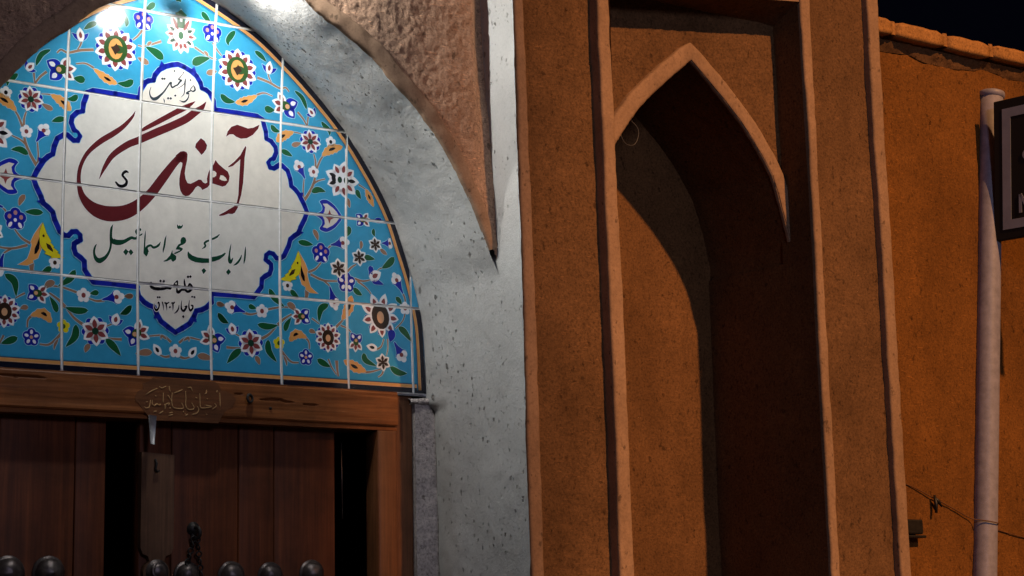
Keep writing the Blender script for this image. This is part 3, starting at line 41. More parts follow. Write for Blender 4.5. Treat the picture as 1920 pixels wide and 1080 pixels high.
# ------------------------------------------------------------------ materials
def new_mat(name):
    m = bpy.data.materials.new(name); m.use_nodes = True
    nt = m.node_tree; return m, nt, nt.nodes['Principled BSDF']
def tex(nt, kind, scale, vec, **kw):
    n = nt.nodes.new(kind); n.inputs['Scale'].default_value = scale; nt.links.new(vec, n.inputs['Vector'])
    for k, v in kw.items(): n.inputs[k].default_value = v
    return n
def ramp(nt, fac, stops):
    r = nt.nodes.new('ShaderNodeValToRGB'); cr = r.color_ramp
    while len(cr.elements) < len(stops): cr.elements.new(0.5)
    for e, (p, c) in zip(cr.elements, stops): e.position = p; e.color = (*c, 1) if len(c) == 3 else c
    nt.links.new(fac, r.inputs[0]); return r.outputs[0]
def mixc(nt, a, b, fac, mode='MIX'):
    m = nt.nodes.new('ShaderNodeMix'); m.data_type = 'RGBA'; m.blend_type = mode
    for s, v in ((m.inputs[0], fac), (m.inputs[6], a), (m.inputs[7], b)):
        if hasattr(v, 'is_output'): nt.links.new(v, s)
        else: s.default_value = v if not isinstance(v, tuple) else (*v, 1)
    return m.outputs[2]
def mth(nt, op, a, b=None):
    m = nt.nodes.new('ShaderNodeMath'); m.operation = op
    for s, v in zip(m.inputs, (a, b)):
        if v is None: continue
        if hasattr(v, 'is_output'): nt.links.new(v, s)
        else: s.default_value = v
    return m.outputs[0]
def mapped(nt, rot, scl):
    g = nt.nodes.new('ShaderNodeNewGeometry'); m = nt.nodes.new('ShaderNodeMapping')
    m.inputs['Rotation'].default_value = rot; m.inputs['Scale'].default_value = scl
    nt.links.new(g.outputs['Position'], m.inputs['Vector']); return m.outputs[0]
def bump(nt, bsdf, h, strength, dist):
    b = nt.nodes.new('ShaderNodeBump'); b.inputs['Strength'].default_value = strength; b.inputs['Distance'].default_value = dist
    nt.links.new(h, b.inputs['Height']); nt.links.new(b.outputs[0], bsdf.inputs['Normal'])

def mud(name, col, var=0.35, straw=1.0, rough=0.95, b=0.6, dist=0.004, pits=0.0, fleck=(1.7, 1.6, 1.5), mids=42, mw=0.45, cracks=0.0, fg=0.75):
    """mud and straw plaster: blotches, grains, chopped straw lying in random directions, small pits"""
    m, nt, bs = new_mat(name); bs.inputs['Roughness'].default_value = rough; bs.inputs['Specular IOR Level'].default_value = 0.15
    pos = mapped(nt, (0, 0, 0), (1, 1, 1))
    big = tex(nt, 'ShaderNodeTexNoise', 5, pos, Detail=6, Roughness=0.6).outputs[0]
    mid = tex(nt, 'ShaderNodeTexNoise', mids, pos, Detail=6, Roughness=0.65).outputs[0]
    fine = tex(nt, 'ShaderNodeTexNoise', 140, pos, Detail=5, Roughness=0.72).outputs[0]
    c = mixc(nt, tuple(x*(1-var) for x in col), tuple(min(1, x*(1+var)) for x in col), ramp(nt, big, [(0.3, (0,)*3), (0.7, (1,)*3)]))
    c = mixc(nt, c, ramp(nt, mid, [(0.3, (0.75,)*3), (0.7, (1.15,)*3)]), 0.55, 'MULTIPLY')
    c = mixc(nt, c, ramp(nt, fine, [(0.34, (0.42,)*3), (0.47, (1.0,)*3), (0.66, (1.45,)*3)]), fg, 'MULTIPLY')
    spots = tex(nt, 'ShaderNodeTexNoise', 55, mapped(nt, (.4, .2, .1), (1, 1, .7)), Detail=3, Roughness=0.6).outputs[0]
    c = mixc(nt, c, ramp(nt, spots, [(0.30, (0.38,)*3), (0.37, (1.0,)*3)]), 0.8, 'MULTIPLY')
    stain = tex(nt, 'ShaderNodeTexNoise', 2.2, mapped(nt, (0, 0, 0), (1.6, 1, .6)), Detail=7, Roughness=0.7).outputs[0]
    c = mixc(nt, c, ramp(nt, stain, [(0.34, (0.70, 0.68, 0.66)), (0.56, (1.06,)*3)]), 0.8, 'MULTIPLY')
    h = mth(nt, 'ADD', mth(nt, 'MULTIPLY', mid, mw), mth(nt, 'MULTIPLY', fine, 0.6))
    for k, (rot, scl) in enumerate((((0, 0.55, 0), (150, 90, 420)), ((0.2, -0.9, 0.3), (170, 90, 430)), ((0, 1.45, 0), (160, 100, 460)))):
        v = mapped(nt, rot, tuple(s*0.55 for s in (scl[0]*0.4, scl[1]*0.8, scl[2])))
        f = tex(nt, 'ShaderNodeTexNoise', 1.0, v, Detail=1.5, Roughness=0.5).outputs[0]
        s = ramp(nt, f, [(0.665, (0,)*3), (0.71, (1,)*3)])
        c = mixc(nt, c, mixc(nt, c, (*fleck,), 1.0, 'MULTIPLY'), mth(nt, 'MULTIPLY', s, 0.75*straw))
        h = mth(nt, 'ADD', h, mth(nt, 'MULTIPLY', s, 0.30*straw))
    if cracks:
        wp_ = mixc(nt, pos, tex(nt, 'ShaderNodeTexNoise', 7, pos, Detail=5, Roughness=0.65).outputs[1], 0.16)
        ve = nt.nodes.new('ShaderNodeTexVoronoi'); ve.feature = 'DISTANCE_TO_EDGE'; ve.inputs['Scale'].default_value = 2.6; nt.links.new(wp_, ve.inputs['Vector'])
        cg = ramp(nt, tex(nt, 'ShaderNodeTexNoise', 3.1, mapped(nt, (.3, .1, .7), (1, 1, 1)), Detail=2).outputs[0], [(0.50, (0,)*3), (0.62, (1,)*3)])
        ck = mth(nt, 'MULTIPLY', ramp(nt, ve.outputs['Distance'], [(0.002, (1,)*3), (0.010, (0,)*3)]), mth(nt, 'MULTIPLY', cg, cracks))
        h = mth(nt, 'SUBTRACT', h, mth(nt, 'MULTIPLY', ck, 1.4)); c = mixc(nt, c, mixc(nt, c, (0.45, 0.42, 0.40), 1.0, 'MULTIPLY'), mth(nt, 'MULTIPLY', ck, 0.85))
    if pits:
        vo = tex(nt, 'ShaderNodeTexVoronoi', 26, mapped(nt, (0.3, 0.5, 0.2), (1, 1, 0.75)), Randomness=1.0).outputs['Distance']
        gate = ramp(nt, tex(nt, 'ShaderNodeTexNoise', 9, pos, Detail=3, Roughness=0.6).outputs[0], [(0.46, (0,)*3), (0.62, (1,)*3)])
        wob = mth(nt, 'ADD', vo, mth(nt, 'MULTIPLY', mth(nt, 'SUBTRACT', fine, 0.5), 0.35))
        p = mth(nt, 'MULTIPLY', ramp(nt, wob, [(0.05, (1,)*3), (0.15, (0,)*3)]), gate)
        h = mth(nt, 'SUBTRACT', h, mth(nt, 'MULTIPLY', p, 3.0*pits))
        c = mixc(nt, c, mixc(nt, c, (0.42, 0.38, 0.34), 1.0, 'MULTIPLY'), mth(nt, 'MULTIPLY', p, 0.8))
    nt.links.new(c, bs.inputs['Base Color']); bump(nt, bs, h, b, dist); return m

M = {}
M['mud'] = mud('straw_mud_plaster', (0.142, 0.074, 0.034), 0.20, 0.55, b=0.5, dist=0.004, pits=0.35, cracks=0.5)
M['rough_mud'] = mud('rough_mud_plaster', (0.40, 0.25, 0.165), 0.18, 0.9, b=0.85, dist=0.003, pits=0.4, mids=75, mw=1.3)
M['trim'] = mud('smooth_tan_plaster', (0.335, 0.212, 0.135), 0.10, 0.15, b=0.3, dist=0.002, fg=0.3)
M['wall'] = mud('orange_mud_plaster', (0.158, 0.064, 0.014), 0.14, 0.8, b=0.5, dist=0.005, pits=0.6, cracks=0.3)
M['coping'] = mud('coping_brick_mud', (0.37, 0.18, 0.06), 0.14, 0.2, b=0.5, dist=0.004)
M['plaster'] = None
M['jamb'] = mud('bare_grey_mud', (0.47, 0.41, 0.375), 0.15, 0.3, b=0.8, dist=0.006, pits=0.5)
M['niche'] = mud('niche_mud', (0.152, 0.074, 0.030), 0.14, 0.4, b=0.45, dist=0.004, pits=0.25)
M['ground'] = mud('dusty_paving', (0.075, 0.07, 0.068), 0.2, 0.1, b=0.5)

def lime():
    """hand-trowelled grey lime plaster: smooth, faint clouds, trowel drags, scattered torn pits"""
    m, nt, bs = new_mat('grey_lime_plaster'); bs.inputs['Roughness'].default_value = 0.85; bs.inputs['Specular IOR Level'].default_value = 0.25
    pos = mapped(nt, (0, 0, 0), (1, 1, 1))
    big = tex(nt, 'ShaderNodeTexNoise', 4, pos, Detail=5, Roughness=0.55).outputs[0]
    mid = tex(nt, 'ShaderNodeTexNoise', 32, mapped(nt, (0, 0, 0), (1, 1, .6)), Detail=5, Roughness=0.55).outputs[0]
    fine = tex(nt, 'ShaderNodeTexNoise', 160, pos, Detail=4, Roughness=0.65).outputs[0]
    c = mixc(nt, (0.57, 0.555, 0.525), (0.69, 0.675, 0.64), ramp(nt, big, [(0.35, (0,)*3), (0.65, (1,)*3)]))
    c = mixc(nt, c, ramp(nt, fine, [(0.25, (0.86,)*3), (0.6, (1.04,)*3)]), 0.6, 'MULTIPLY')
    h = mth(nt, 'ADD', mth(nt, 'MULTIPLY', mid, 0.55), mth(nt, 'MULTIPLY', fine, 0.26))
    gate = ramp(nt, tex(nt, 'ShaderNodeTexNoise', 6.5, pos, Detail=3, Roughness=0.6).outputs[0], [(0.44, (0.0,)*3), (0.57, (1,)*3)])
    for sc, lo, hi, k in ((19, .06, .115, 1.0), (44, .10, .16, .8), (90, .11, .17, .35)):
        vo = tex(nt, 'ShaderNodeTexVoronoi', sc, mapped(nt, (0.3, 0.5, 0.2), (1.0, 1.0, 0.7)), Randomness=1.0).outputs['Distance']
        wob = mth(nt, 'ADD', vo, mth(nt, 'MULTIPLY', mth(nt, 'SUBTRACT', tex(nt, 'ShaderNodeTexNoise', sc*2.2, pos, Detail=4, Roughness=0.7).outputs[0], 0.5), 0.55))
        p = mth(nt, 'MULTIPLY', ramp(nt, wob, [(lo, (1,)*3), (hi, (0,)*3)]), gate)
        h = mth(nt, 'SUBTRACT', h, mth(nt, 'MULTIPLY', p, 2.6*k)); c = mixc(nt, c, mixc(nt, c, (0.40, 0.36, 0.33), 1.0, 'MULTIPLY'), mth(nt, 'MULTIPLY', p, 0.85*k))
    nt.links.new(c, bs.inputs['Base Color']); bump(nt, bs, h, 1.0, 0.0058); return m
M['plaster'] = lime()
m, nt, bs = new_mat('glazed_paint'); M['glaze'] = m
at = nt.nodes.new('ShaderNodeVertexColor'); at.layer_name = 'paint'
pz = tex(nt, 'ShaderNodeTexNoise', 30, mapped(nt, (0, 0, 0), (1, 1, 1)), Detail=5, Roughness=0.65).outputs[0]
nt.links.new(mixc(nt, at.outputs[0], ramp(nt, pz, [(0.3, (0.9,)*3), (0.7, (1.06,)*3)]), 1.0, 'MULTIPLY'), bs.inputs['Base Color'])
bs.inputs['Roughness'].default_value = 0.085; bs.inputs['Specular IOR Level'].default_value = 0.5
wv = tex(nt, 'ShaderNodeTexNoise', 11, mapped(nt, (0, 0, 0), (1, 1, 1)), Detail=2).outputs[0]
bump(nt, bs, wv, 0.12, 0.004)
m, nt, bs = new_mat('white_grout'); M['grout'] = m
gz = tex(nt, 'ShaderNodeTexNoise', 60, mapped(nt, (0, 0, 0), (1, 1, 1)), Detail=5).outputs[0]
nt.links.new(ramp(nt, gz, [(0.3, (0.74, 0.73, 0.70)), (0.65, (0.90, 0.90, 0.88))]), bs.inputs['Base Color'])
bs.inputs['Roughness'].default_value = 0.8; bump(nt, bs, gz, 0.5, 0.002)

def wood(name, c1, c2, axis, rough=0.55):
    m, nt, bs = new_mat(name); scl = [34, 34, 34]; scl[axis] = 1.6
    v = mapped(nt, (0.02, 0.015, 0.01), tuple(scl)); v2 = mapped(nt, (0, 0, 0), tuple(s*5 if i != axis else s*3 for i, s in enumerate(scl)))
    g = tex(nt, 'ShaderNodeTexNoise', 1.0, v, Detail=7, Roughness=0.62, Distortion=0.6).outputs[0]
    f = tex(nt, 'ShaderNodeTexNoise', 1.0, v2, Detail=3).outputs[0]
    dirt = tex(nt, 'ShaderNodeTexNoise', 7, mapped(nt, (0, 0, 0), (1, 1, 1)), Detail=5, Roughness=0.65).outputs[0]
    c = mixc(nt, c1, c2, ramp(nt, g, [(0.30, (0,)*3), (0.72, (1,)*3)]))
    c = mixc(nt, c, ramp(nt, f, [(0.35, (0.6,)*3), (0.6, (1.1,)*3)]), 0.5, 'MULTIPLY')
    c = mixc(nt, c, ramp(nt, dirt, [(0.33, (0.45,)*3), (0.6, (1.1,)*3)]), 0.6, 'MULTIPLY')
    bs.inputs['Specular IOR Level'].default_value = 0.22
    nt.links.new(c, bs.inputs['Base Color']); bs.inputs['Roughness'].default_value = rough
    bump(nt, bs, mth(nt, 'ADD', g, mth(nt, 'MULTIPLY', f, 0.5)), 0.35, 0.002); return m
M['beam'] = wood('old_beam_wood', (0.15, 0.047, 0.012), (0.33, 0.115, 0.032), 0, 0.5)
M['beam_v'] = wood('old_stile_wood', (0.10, 0.037, 0.014), (0.185, 0.070, 0.026), 2, 0.5)
M['beam_dark'] = wood('weathered_stile_wood', (0.10, 0.040, 0.018), (0.17, 0.068, 0.030), 2, 0.7)
M['plaque'] = wood('carved_plaque_wood', (0.12, 0.044, 0.015), (0.21, 0.078, 0.027), 0, 0.6)
M['carving'] = wood('pale_carved_wood', (0.50, 0.28, 0.11), (0.66, 0.40, 0.17), 0, 0.7)
M['plank'] = wood('dark_door_wood', (0.060, 0.014, 0.005), (0.165, 0.045, 0.014), 2, 0.6)
M['strip'] = wood('worn_cover_wood', (0.11, 0.055, 0.030), (0.18, 0.092, 0.052), 2, 0.5)
def simple(name, col, rough, metal=0.0, var=0.25, scale=25, b=0.2):
    m, nt, bs = new_mat(name); n = tex(nt, 'ShaderNodeTexNoise', scale, mapped(nt, (0, 0, 0), (1, 1, 1)), Detail=6, Roughness=0.65).outputs[0]
    nt.links.new(ramp(nt, n, [(0.3, tuple(x*(1-var) for x in col)), (0.7, tuple(x*(1+var) for x in col))]), bs.inputs['Base Color'])
    bs.inputs['Roughness'].default_value = rough; bs.inputs['Metallic'].default_value = metal
    bump(nt, bs, n, b, 0.002); return m
M['iron'] = simple('dark_iron', (0.10, 0.082, 0.08), 0.42, 0.85, 0.35, 60, 0.35)
M['black_iron'] = simple('black_iron', (0.03, 0.026, 0.024), 0.5, 0.6, 0.3, 60, 0.4)
M['tin'] = simple('bare_tin', (0.42, 0.42, 0.43), 0.5, 0.3, 0.15, 60)
M['pole'] = simple('grey_pole_paint', (0.25, 0.24, 0.31), 0.5, 0.0, 0.22, 38, 0.2)
M['sign_black'] = simple('black_sign_paint', (0.003, 0.003, 0.0035), 0.8, 0.0, 0.2, 40, 0.1)
M['sign_grey'] = simple('grey_sign_paint', (0.30, 0.32, 0.38), 0.55, 0.0, 0.12, 18, 0.1)
M['cable'] = simple('brown_cable', (0.12, 0.050, 0.020), 0.6, 0.0, 0.2)
M['thread'] = simple('pale_wire', (0.10, 0.09, 0.09), 0.5)
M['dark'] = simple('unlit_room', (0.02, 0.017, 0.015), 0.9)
m, nt, bs = new_mat('lit_bulb'); M['bulb'] = m
bs.inputs['Base Color'].default_value = (0.9, 0.9, 0.9, 1)
bs.inputs['Emission Color'].default_value = (0.965, 0.985, 0.965, 1); bs.inputs['Emission Strength'].default_value = 640

# ------------------------------------------------------------------ building blocks
col = S.collection
def thing(name, label, cat, loc=(0, 0, 0), group=None):
    o = bpy.data.objects.new(name, None); col.objects.link(o); o.location = loc
    o.empty_display_size = 0.1; o['label'] = label; o['category'] = cat
    if group: o['group'] = group
    return o
def root_of(o):
    p = Vector()
    while o: p += o.location; o = o.parent
    return p
def link(name, me, mat, parent=None, label=None):
    o = bpy.data.objects.new(name, me); col.objects.link(o)
    if mat: me.materials.append(mat)
    if parent:
        off = root_of(parent); me.transform(Matrix.Translation(-off)); o.parent = parent
    if label: o['label'] = label
    return o
def mesh(name, verts, faces, smooth=True):
    me = bpy.data.meshes.new(name); me.from_pydata([tuple(v) for v in verts], [], faces); me.validate()
    if smooth: me.polygons.foreach_set('use_smooth', [True]*len(me.polygons))
    return me
def weld(me, d=0.0006):
    bm = bmesh.new(); bm.from_mesh(me); bmesh.ops.remove_doubles(bm, verts=bm.verts, dist=d)
    bm.to_mesh(me); bm.free(); return me
def join(parts):
    V, F = [], []
    for v, f in parts:
        o = len(V); V += v; F += [tuple(i+o for i in q) for q in f]
    return V, F
def fbm(p, s, octv=3): return noise.fractal(Vector(p)*s, 1.0, 2.0, octv)
def grid(fn, nu, nv, disp=None, n=None, keep=None):
    """surface of (nu+1)x(nv+1) points, pushed along n by disp(point)"""
    V = []; F = []
    for j in range(nv+1):
        for i in range(nu+1):
            p = Vector(fn(i/nu, j/nv))
            if disp: p = p + n*disp(p)
            V.append(p)
    for j in range(nv):
        for i in range(nu):
            a = j*(nu+1)+i
            if keep and not keep((V[a]+V[a+nu+2])/2): continue
            F.append((a, a+1, a+nu+2, a+nu+1))
    return V, F
def catmull(pts, n=8):
    P = [Vector(p) for p in pts]; out = []
    for i in range(len(P)-1):
        a = P[i-1] if i else P[0]*2-P[1]; b, c = P[i], P[i+1]; d = P[i+2] if i+2 < len(P) else P[-1]*2-P[-2]
        for k in range(n):
            t = k/n
            out.append(0.5*((2*b)+(c-a)*t+(2*a-5*b+4*c-d)*t*t+(3*b-a-3*c+d)*t**3))
    out.append(P[-1]); return out
def resample(P, n):
    L = [0.0]
    for a, b in zip(P, P[1:]): L.append(L[-1]+(b-a).length)
    out = []; j = 0
    for i in range(n+1):
        s = L[-1]*i/n
        while j < len(L)-2 and L[j+1] < s: j += 1
        t = (s-L[j])/max(1e-9, L[j+1]-L[j]); out.append(P[j].lerp(P[j+1], min(1, max(0, t))))
    return out
def lerp_tab(tab, z):
    if z <= tab[0][0]: return tab[0][1]
    for (z0, x0), (z1, x1) in zip(tab, tab[1:]):
        if z <= z1: return x0+(x1-x0)*(z-z0)/(z1-z0)
    return tab[-1][1]
def box(x0, x1, y0, y1, z0, z1, bev=0.0, seg=2):
    bm = bmesh.new(); bmesh.ops.create_cube(bm, size=1)
    for v in bm.verts: v.co = Vector(((x0+x1)/2+v.co.x*(x1-x0), (y0+y1)/2+v.co.y*(y1-y0), (z0+z1)/2+v.co.z*(z1-z0)))
    if bev: bmesh.ops.bevel(bm, geom=bm.edges[:], offset=bev, segments=seg, affect='EDGES', profile=0.5)
    V = [v.co.copy() for v in bm.verts]; bm.verts.index_update(); F = [tuple(v.index for v in f.verts) for f in bm.faces]
    bm.free(); return V, F
def tube(path, r, seg=8, caps=True):
    V = []; F = []; P = [Vector(p) for p in path]; n = len(P); u = None
    for i, p in enumerate(P):
        t = (P[min(i+1, n-1)]-P[max(i-1, 0)]).normalized()
        u = (u - t*u.dot(t)).normalized() if u is not None and (u - t*u.dot(t)).length > 1e-4 else t.orthogonal().normalized()
        w = t.cross(u); rr = r[i] if isinstance(r, (list, tuple)) else r
        for k in range(seg):
            a = 2*math.pi*k/seg; V.append(p+(u*math.cos(a)+w*math.sin(a))*rr)
    for i in range(n-1):
        for k in range(seg):
            a, b = i*seg+k, i*seg+(k+1) % seg; F.append((a, b, b+seg, a+seg))
    if caps: F += [tuple(range(seg))[::-1], tuple(range((n-1)*seg, n*seg))]
    return V, F
def lathe(prof, c, axis, seg=20):
    """profile (radius, along) turned round axis"""
    axis = Vector(axis).normalized(); u = axis.orthogonal().normalized(); w = axis.cross(u); V = []; F = []
    for r, h in prof:
        for k in range(seg):
            a = 2*math.pi*k/seg; V.append(Vector(c)+axis*h+(u*math.cos(a)+w*math.sin(a))*max(r, 1e-5))
    for i in range(len(prof)-1):
        for k in range(seg):
            a, b = i*seg+k, i*seg+(k+1) % seg; F.append((a, b, b+seg, a+seg))
    return V, F
def torus(c, R, r, axis, seg=24, ms=8):
    axis = Vector(axis).normalized(); u = axis.orthogonal().normalized(); w = axis.cross(u); V = []; F = []
    for i in range(seg):
        a = 2*math.pi*i/seg; d = u*math.cos(a)+w*math.sin(a)
        for k in range(ms):
            b = 2*math.pi*k/ms; V.append(Vector(c)+d*(R+r*math.cos(b))+axis*r*math.sin(b))
    for i in range(seg):
        for k in range(ms):
            F.append((i*ms+k, i*ms+(k+1) % ms, ((i+1) % seg)*ms+(k+1) % ms, ((i+1) % seg)*ms+k))
    return V, F
def prism(poly, y0, y1):
    """outline (x, z) with its own thickness from y0 (front) to y1"""
    n = len(poly); V = [Vector((x, y0, z)) for x, z in poly]+[Vector((x, y1, z)) for x, z in poly]
    tri = tessellate_polygon([[Vector((x, z, 0)) for x, z in poly]])
    F = [tuple(t) for t in tri]+[tuple(i+n for i in t)[::-1] for t in tri]
    F += [(i, (i+1) % n, (i+1) % n+n, i+n) for i in range(n)]
    return V, F
def up_z(parts):
    V, F = parts; return [v+Vector((0, 0, ZB)) for v in V], F

def bevel_strip(xl, xr, yf, yb, z0, z1, amp=0.0022, step=0.014, r=0.006):
    """upright plaster strip with softly rounded, hand-drawn edges; xl, xr are tables of x against z"""
    prof = [(0, yb), (0, yf+2.2*r), (0, yf+r), (r*0.3, yf+r*0.3), (r, yf)]
    k = 5; n = max(2, int((z1-z0)/step)); V = []; F = []
    for j in range(n+1):
        zz = z0+(z1-z0)*j/n; a = lerp_tab(xl, zz); b = lerp_tab(xr, zz)
        a += amp*(fbm((a, 3.1, zz), 7)*1.3+0.16*fbm((a, 1, zz), 40)); b += amp*(fbm((b, 7.7, zz), 7)*1.3+0.5*fbm((b, 2, zz), 40))
        row = [(a+dx, y) for dx, y in prof]
        for i in range(1, k): row.append((a+r+(b-a-2*r)*i/k, yf))
        row += [(b-dx, y) for dx, y in prof[::-1]]
        for x, y in row:
            y += amp*0.9*fbm((x, y, zz), 14)
            V.append(Vector((x, y, zz)))
    w = len(row)
    for j in range(n):
        for i in range(w-1): F.append((j*w+i, j*w+i+1, (j+1)*w+i+1, (j+1)*w+i))
    return V, F

# ------------------------------------------------------------------ ground
V, F = grid(lambda u, v: (-60+120*u, -60+120*v, 0), 24, 24)
g = link('ground', mesh('ground', V, F), M['ground']); g['kind'] = 'structure'

# ------------------------------------------------------------------ the mud facade
fac = thing('mud_facade', 'mud plastered house front with an arched doorway, tan edged pilasters and a pointed niche', 'building', (0.5, -0.2, 0))
TOP = 1.52
T1L = [(-2.2, .752), (-.506, .745), (.026, .741), (.328, .739), (.635, .735), (.979, .731), (TOP, .727)]
T1R = [(-2.2, .806), (-.506, .792), (.029, .787), (.332, .782), (.641, .776), (.986, .768), (TOP, .758)]
T2L = [(-2.2, 1.05), (-.507, 1.037), (.044, 1.033), (.357, 1.029), (.676, 1.024), (1.032, 1.019), (TOP, 1.012)]
T2R = [(-2.2, 1.10), (-.507, 1.083), (.047, 1.078), (.361, 1.072), (.682, 1.064), (1.04, 1.060), (TOP, 1.052)]
T3L = [(-2.2, 1.80), (-.51, 1.796), (.092, 1.793), (.434, 1.795), (.784, 1.792), (1.173, 1.786), (TOP, 1.782)]
T3R = [(-2.2, 1.84), (-.51, 1.836), (.095, 1.834), (.438, 1.832), (.789, 1.832), (1.182, 1.833), (TOP, 1.833)]
T4L = [(-2.2, 2.088), (-.511, 2.086), (.111, 2.083), (.464, 2.085), (.824, 2.078), (1.227, 2.082), (TOP, 2.082)]
T4R = [(-2.2, 2.131), (-.512, 2.129), (.113, 2.127), (.468, 2.128), (.83, 2.125), (1.236, 2.128), (TOP, 2.128)]
YF = -0.455
def neg(tab): return [(z, -x) for z, x in tab]
def shift(tab, d): return [(z, x+d) for z, x in tab]

def pilaster(la, ra, lb, rb, yp, y_left, y_right, label):
    V, F = grid(lambda u, v: (lerp_tab(ra, -2.2+(TOP+2.2)*v)-0.012+(lerp_tab(lb, -2.2+(TOP+2.2)*v)-lerp_tab(ra, -2.2+(TOP+2.2)*v)+0.024)*u, yp, -2.2+(TOP+2.2)*v),
                24, 300, lambda p: 0.0022*fbm(p, 6)+0.0018*fbm(p, 28)+0.0012*fbm(p, 75), Vector((0, -1, 0)))
    p = link('pilaster', mesh('pilaster', *up_z((V, F))), M['mud'], fac, label)
    link('trim', mesh('trim', *up_z(bevel_strip(shift(la, .008), ra, YF, y_left, -2.2, TOP))), M['trim'], p)
    link('trim', mesh('trim', *up_z(bevel_strip(lb, rb, YF, y_right, -2.2, TOP))), M['trim'], p)
    return p
pilaster(T1L, T1R, T2L, T2R, -0.416, -0.40, -0.30, 'pilaster between the doorway and the niche')
pilaster(T3L, T3R, T4L, T4R, -0.430, -0.40, -0.25, 'pilaster at the right end of the house front')
pilaster(neg(T2R), neg(T2L), neg(T1R), neg(T1L), -0.416, -0.30, -0.40, 'pilaster left of the doorway')

# ---- doorway: plastered jambs and soffit, arch rim, rough spandrels
INNER = [(.7475, .0067), (.7426, .1263), (.735, .1992), (.722, .262), (.7105, .3006), (.6772, .3937), (.6439, .4794), (.5851, .5796), (.4933, .7013), (.3911, .8018), (.3018, .8761), (.2203, .9328), (.1059, .9882), (.05, 1.020), (0, 1.085)]
ARRIS = [(.742, .262), (.735, .292), (.7185, .330), (.692, .396), (.668, .447), (.639, .496), (.596, .568), (.541, .636), (.494, .686), (.431, .736), (.375, .789), (.288, .842), (.2, .892), (.1, .985), (.04, 1.055), (0, 1.11)]
YA = -0.357
def half_curve(pts): return [Vector((p.x, 0, p.y)) for p in catmull([Vector((x, z)) for x, z in pts], 10)]
inner = half_curve(INNER); arris = half_curve(ARRIS)
i_sp = min(range(len(inner)), key=lambda i: abs(inner[i].z-.262))
inn = resample(inner[i_sp:], 110); arr = resample(arris, 110)
def xin(z):
    tab = [(-2.2, .785), (-.49, .779), (-.05, .777), (-.036, .776), (-.03, .749), (.0067, .7485), (.1263, .7436), (.1992, .7358), (.262, .7225)]
    return lerp_tab(tab, z)
def plaster_disp(p): return 0.0030*fbm(p, 4)+0.0016*fbm(p, 18)+0.0009*fbm(p, 60)
def reveal_side(s):
    out = []
    # jamb below the springing, full depth
    def J(u, v):
        z = -2.2+(0.262+2.2)*v; x1 = lerp_tab(T1L, z); y = 0.02+(YF-0.0015-0.02)*u
        xm = lerp_tab([(-2.2, .757), (-.5, .748), (.262, .742)], z); x0 = lerp_tab([(-2.2, .766), (-.5, .756), (.0067, .7485), (.1263, .7436), (.1992, .7358), (.262, .7225)], z)
        x = x0+(xm-x0)*(0.02-y)/(0.02-YA) if y > YA else xm+(x1-xm)*(YA-y)/(YA-YF)
        t = max(0.0, min(1.0, (y+.14)/.14)); g = max(0.0, min(1.0, (-.030-z)/.02))
        return (s*(x+.026*g*t*t), y, z)
    jf = lambda u, v: J((0.02-(0.02+(YA-0.02)*u))/(0.02-YF+0.0015), v)
    jb = lambda u, v: J((0.02-(YA+(YF-0.0015-YA)*u))/(0.02-YF+0.0015), v)
    out.append(grid(jf, 40, 246, plaster_disp, Vector((-s, 0, 0)))); out.append(grid(jb, 10, 246, plaster_disp, Vector((-s, 0, 0))))
    # strip above the springing, between the rim and the pilaster
    def U(u, v):
        z = 0.262+(TOP-0.262)*v; return (s*(lerp_tab(T1L, z)+.0026*(1-u)), YA+(YF-0.0015-YA)*u, z)
    out.append(grid(U, 10, 126, plaster_disp, Vector((-s, 0, 0))))
    out.append(grid(lambda u, v: (s*(lerp_tab(T1L, 0.262+(TOP-0.262)*v)+.0026), -0.28+(YA+0.28)*u, 0.262+(TOP-0.262)*v), 8, 126, plaster_disp, Vector((-s, 0, 0))))
    # curved soffit
    V = []; F = []; nu = 40
    for k in range(111):
        a = Vector((s*inn[k].x, 0.02, inn[k].z)); b = Vector((s*arr[k].x, YA+(.009 if k > 5 else .009*k/5), arr[k].z))
        for i in range(nu+1):
            p = a.lerp(b, i/nu); c = Vector((0, p.y, 0.1)); n = (c-p); n.y = 0; n.normalize()
            n = n.lerp(Vector((-s, 0, 0)), max(0, 1-k/14)).normalized()
            p += n*plaster_disp(p)
            if i == nu and k > 3: p += n*0.002*fbm(p, 55)
            V.append(p)
    for k in range(110):
        for i in range(nu):
            q = k*(nu+1)+i; F.append((q, q+1, q+nu+2, q+nu+1))
    out.append((V, F)); return out
V, F = join(reveal_side(1)+reveal_side(-1))
link('arch_reveal', weld(mesh('arch_reveal', *up_z((V, F)))), M['plaster'], fac, 'grey plastered jambs and underside of the door arch')

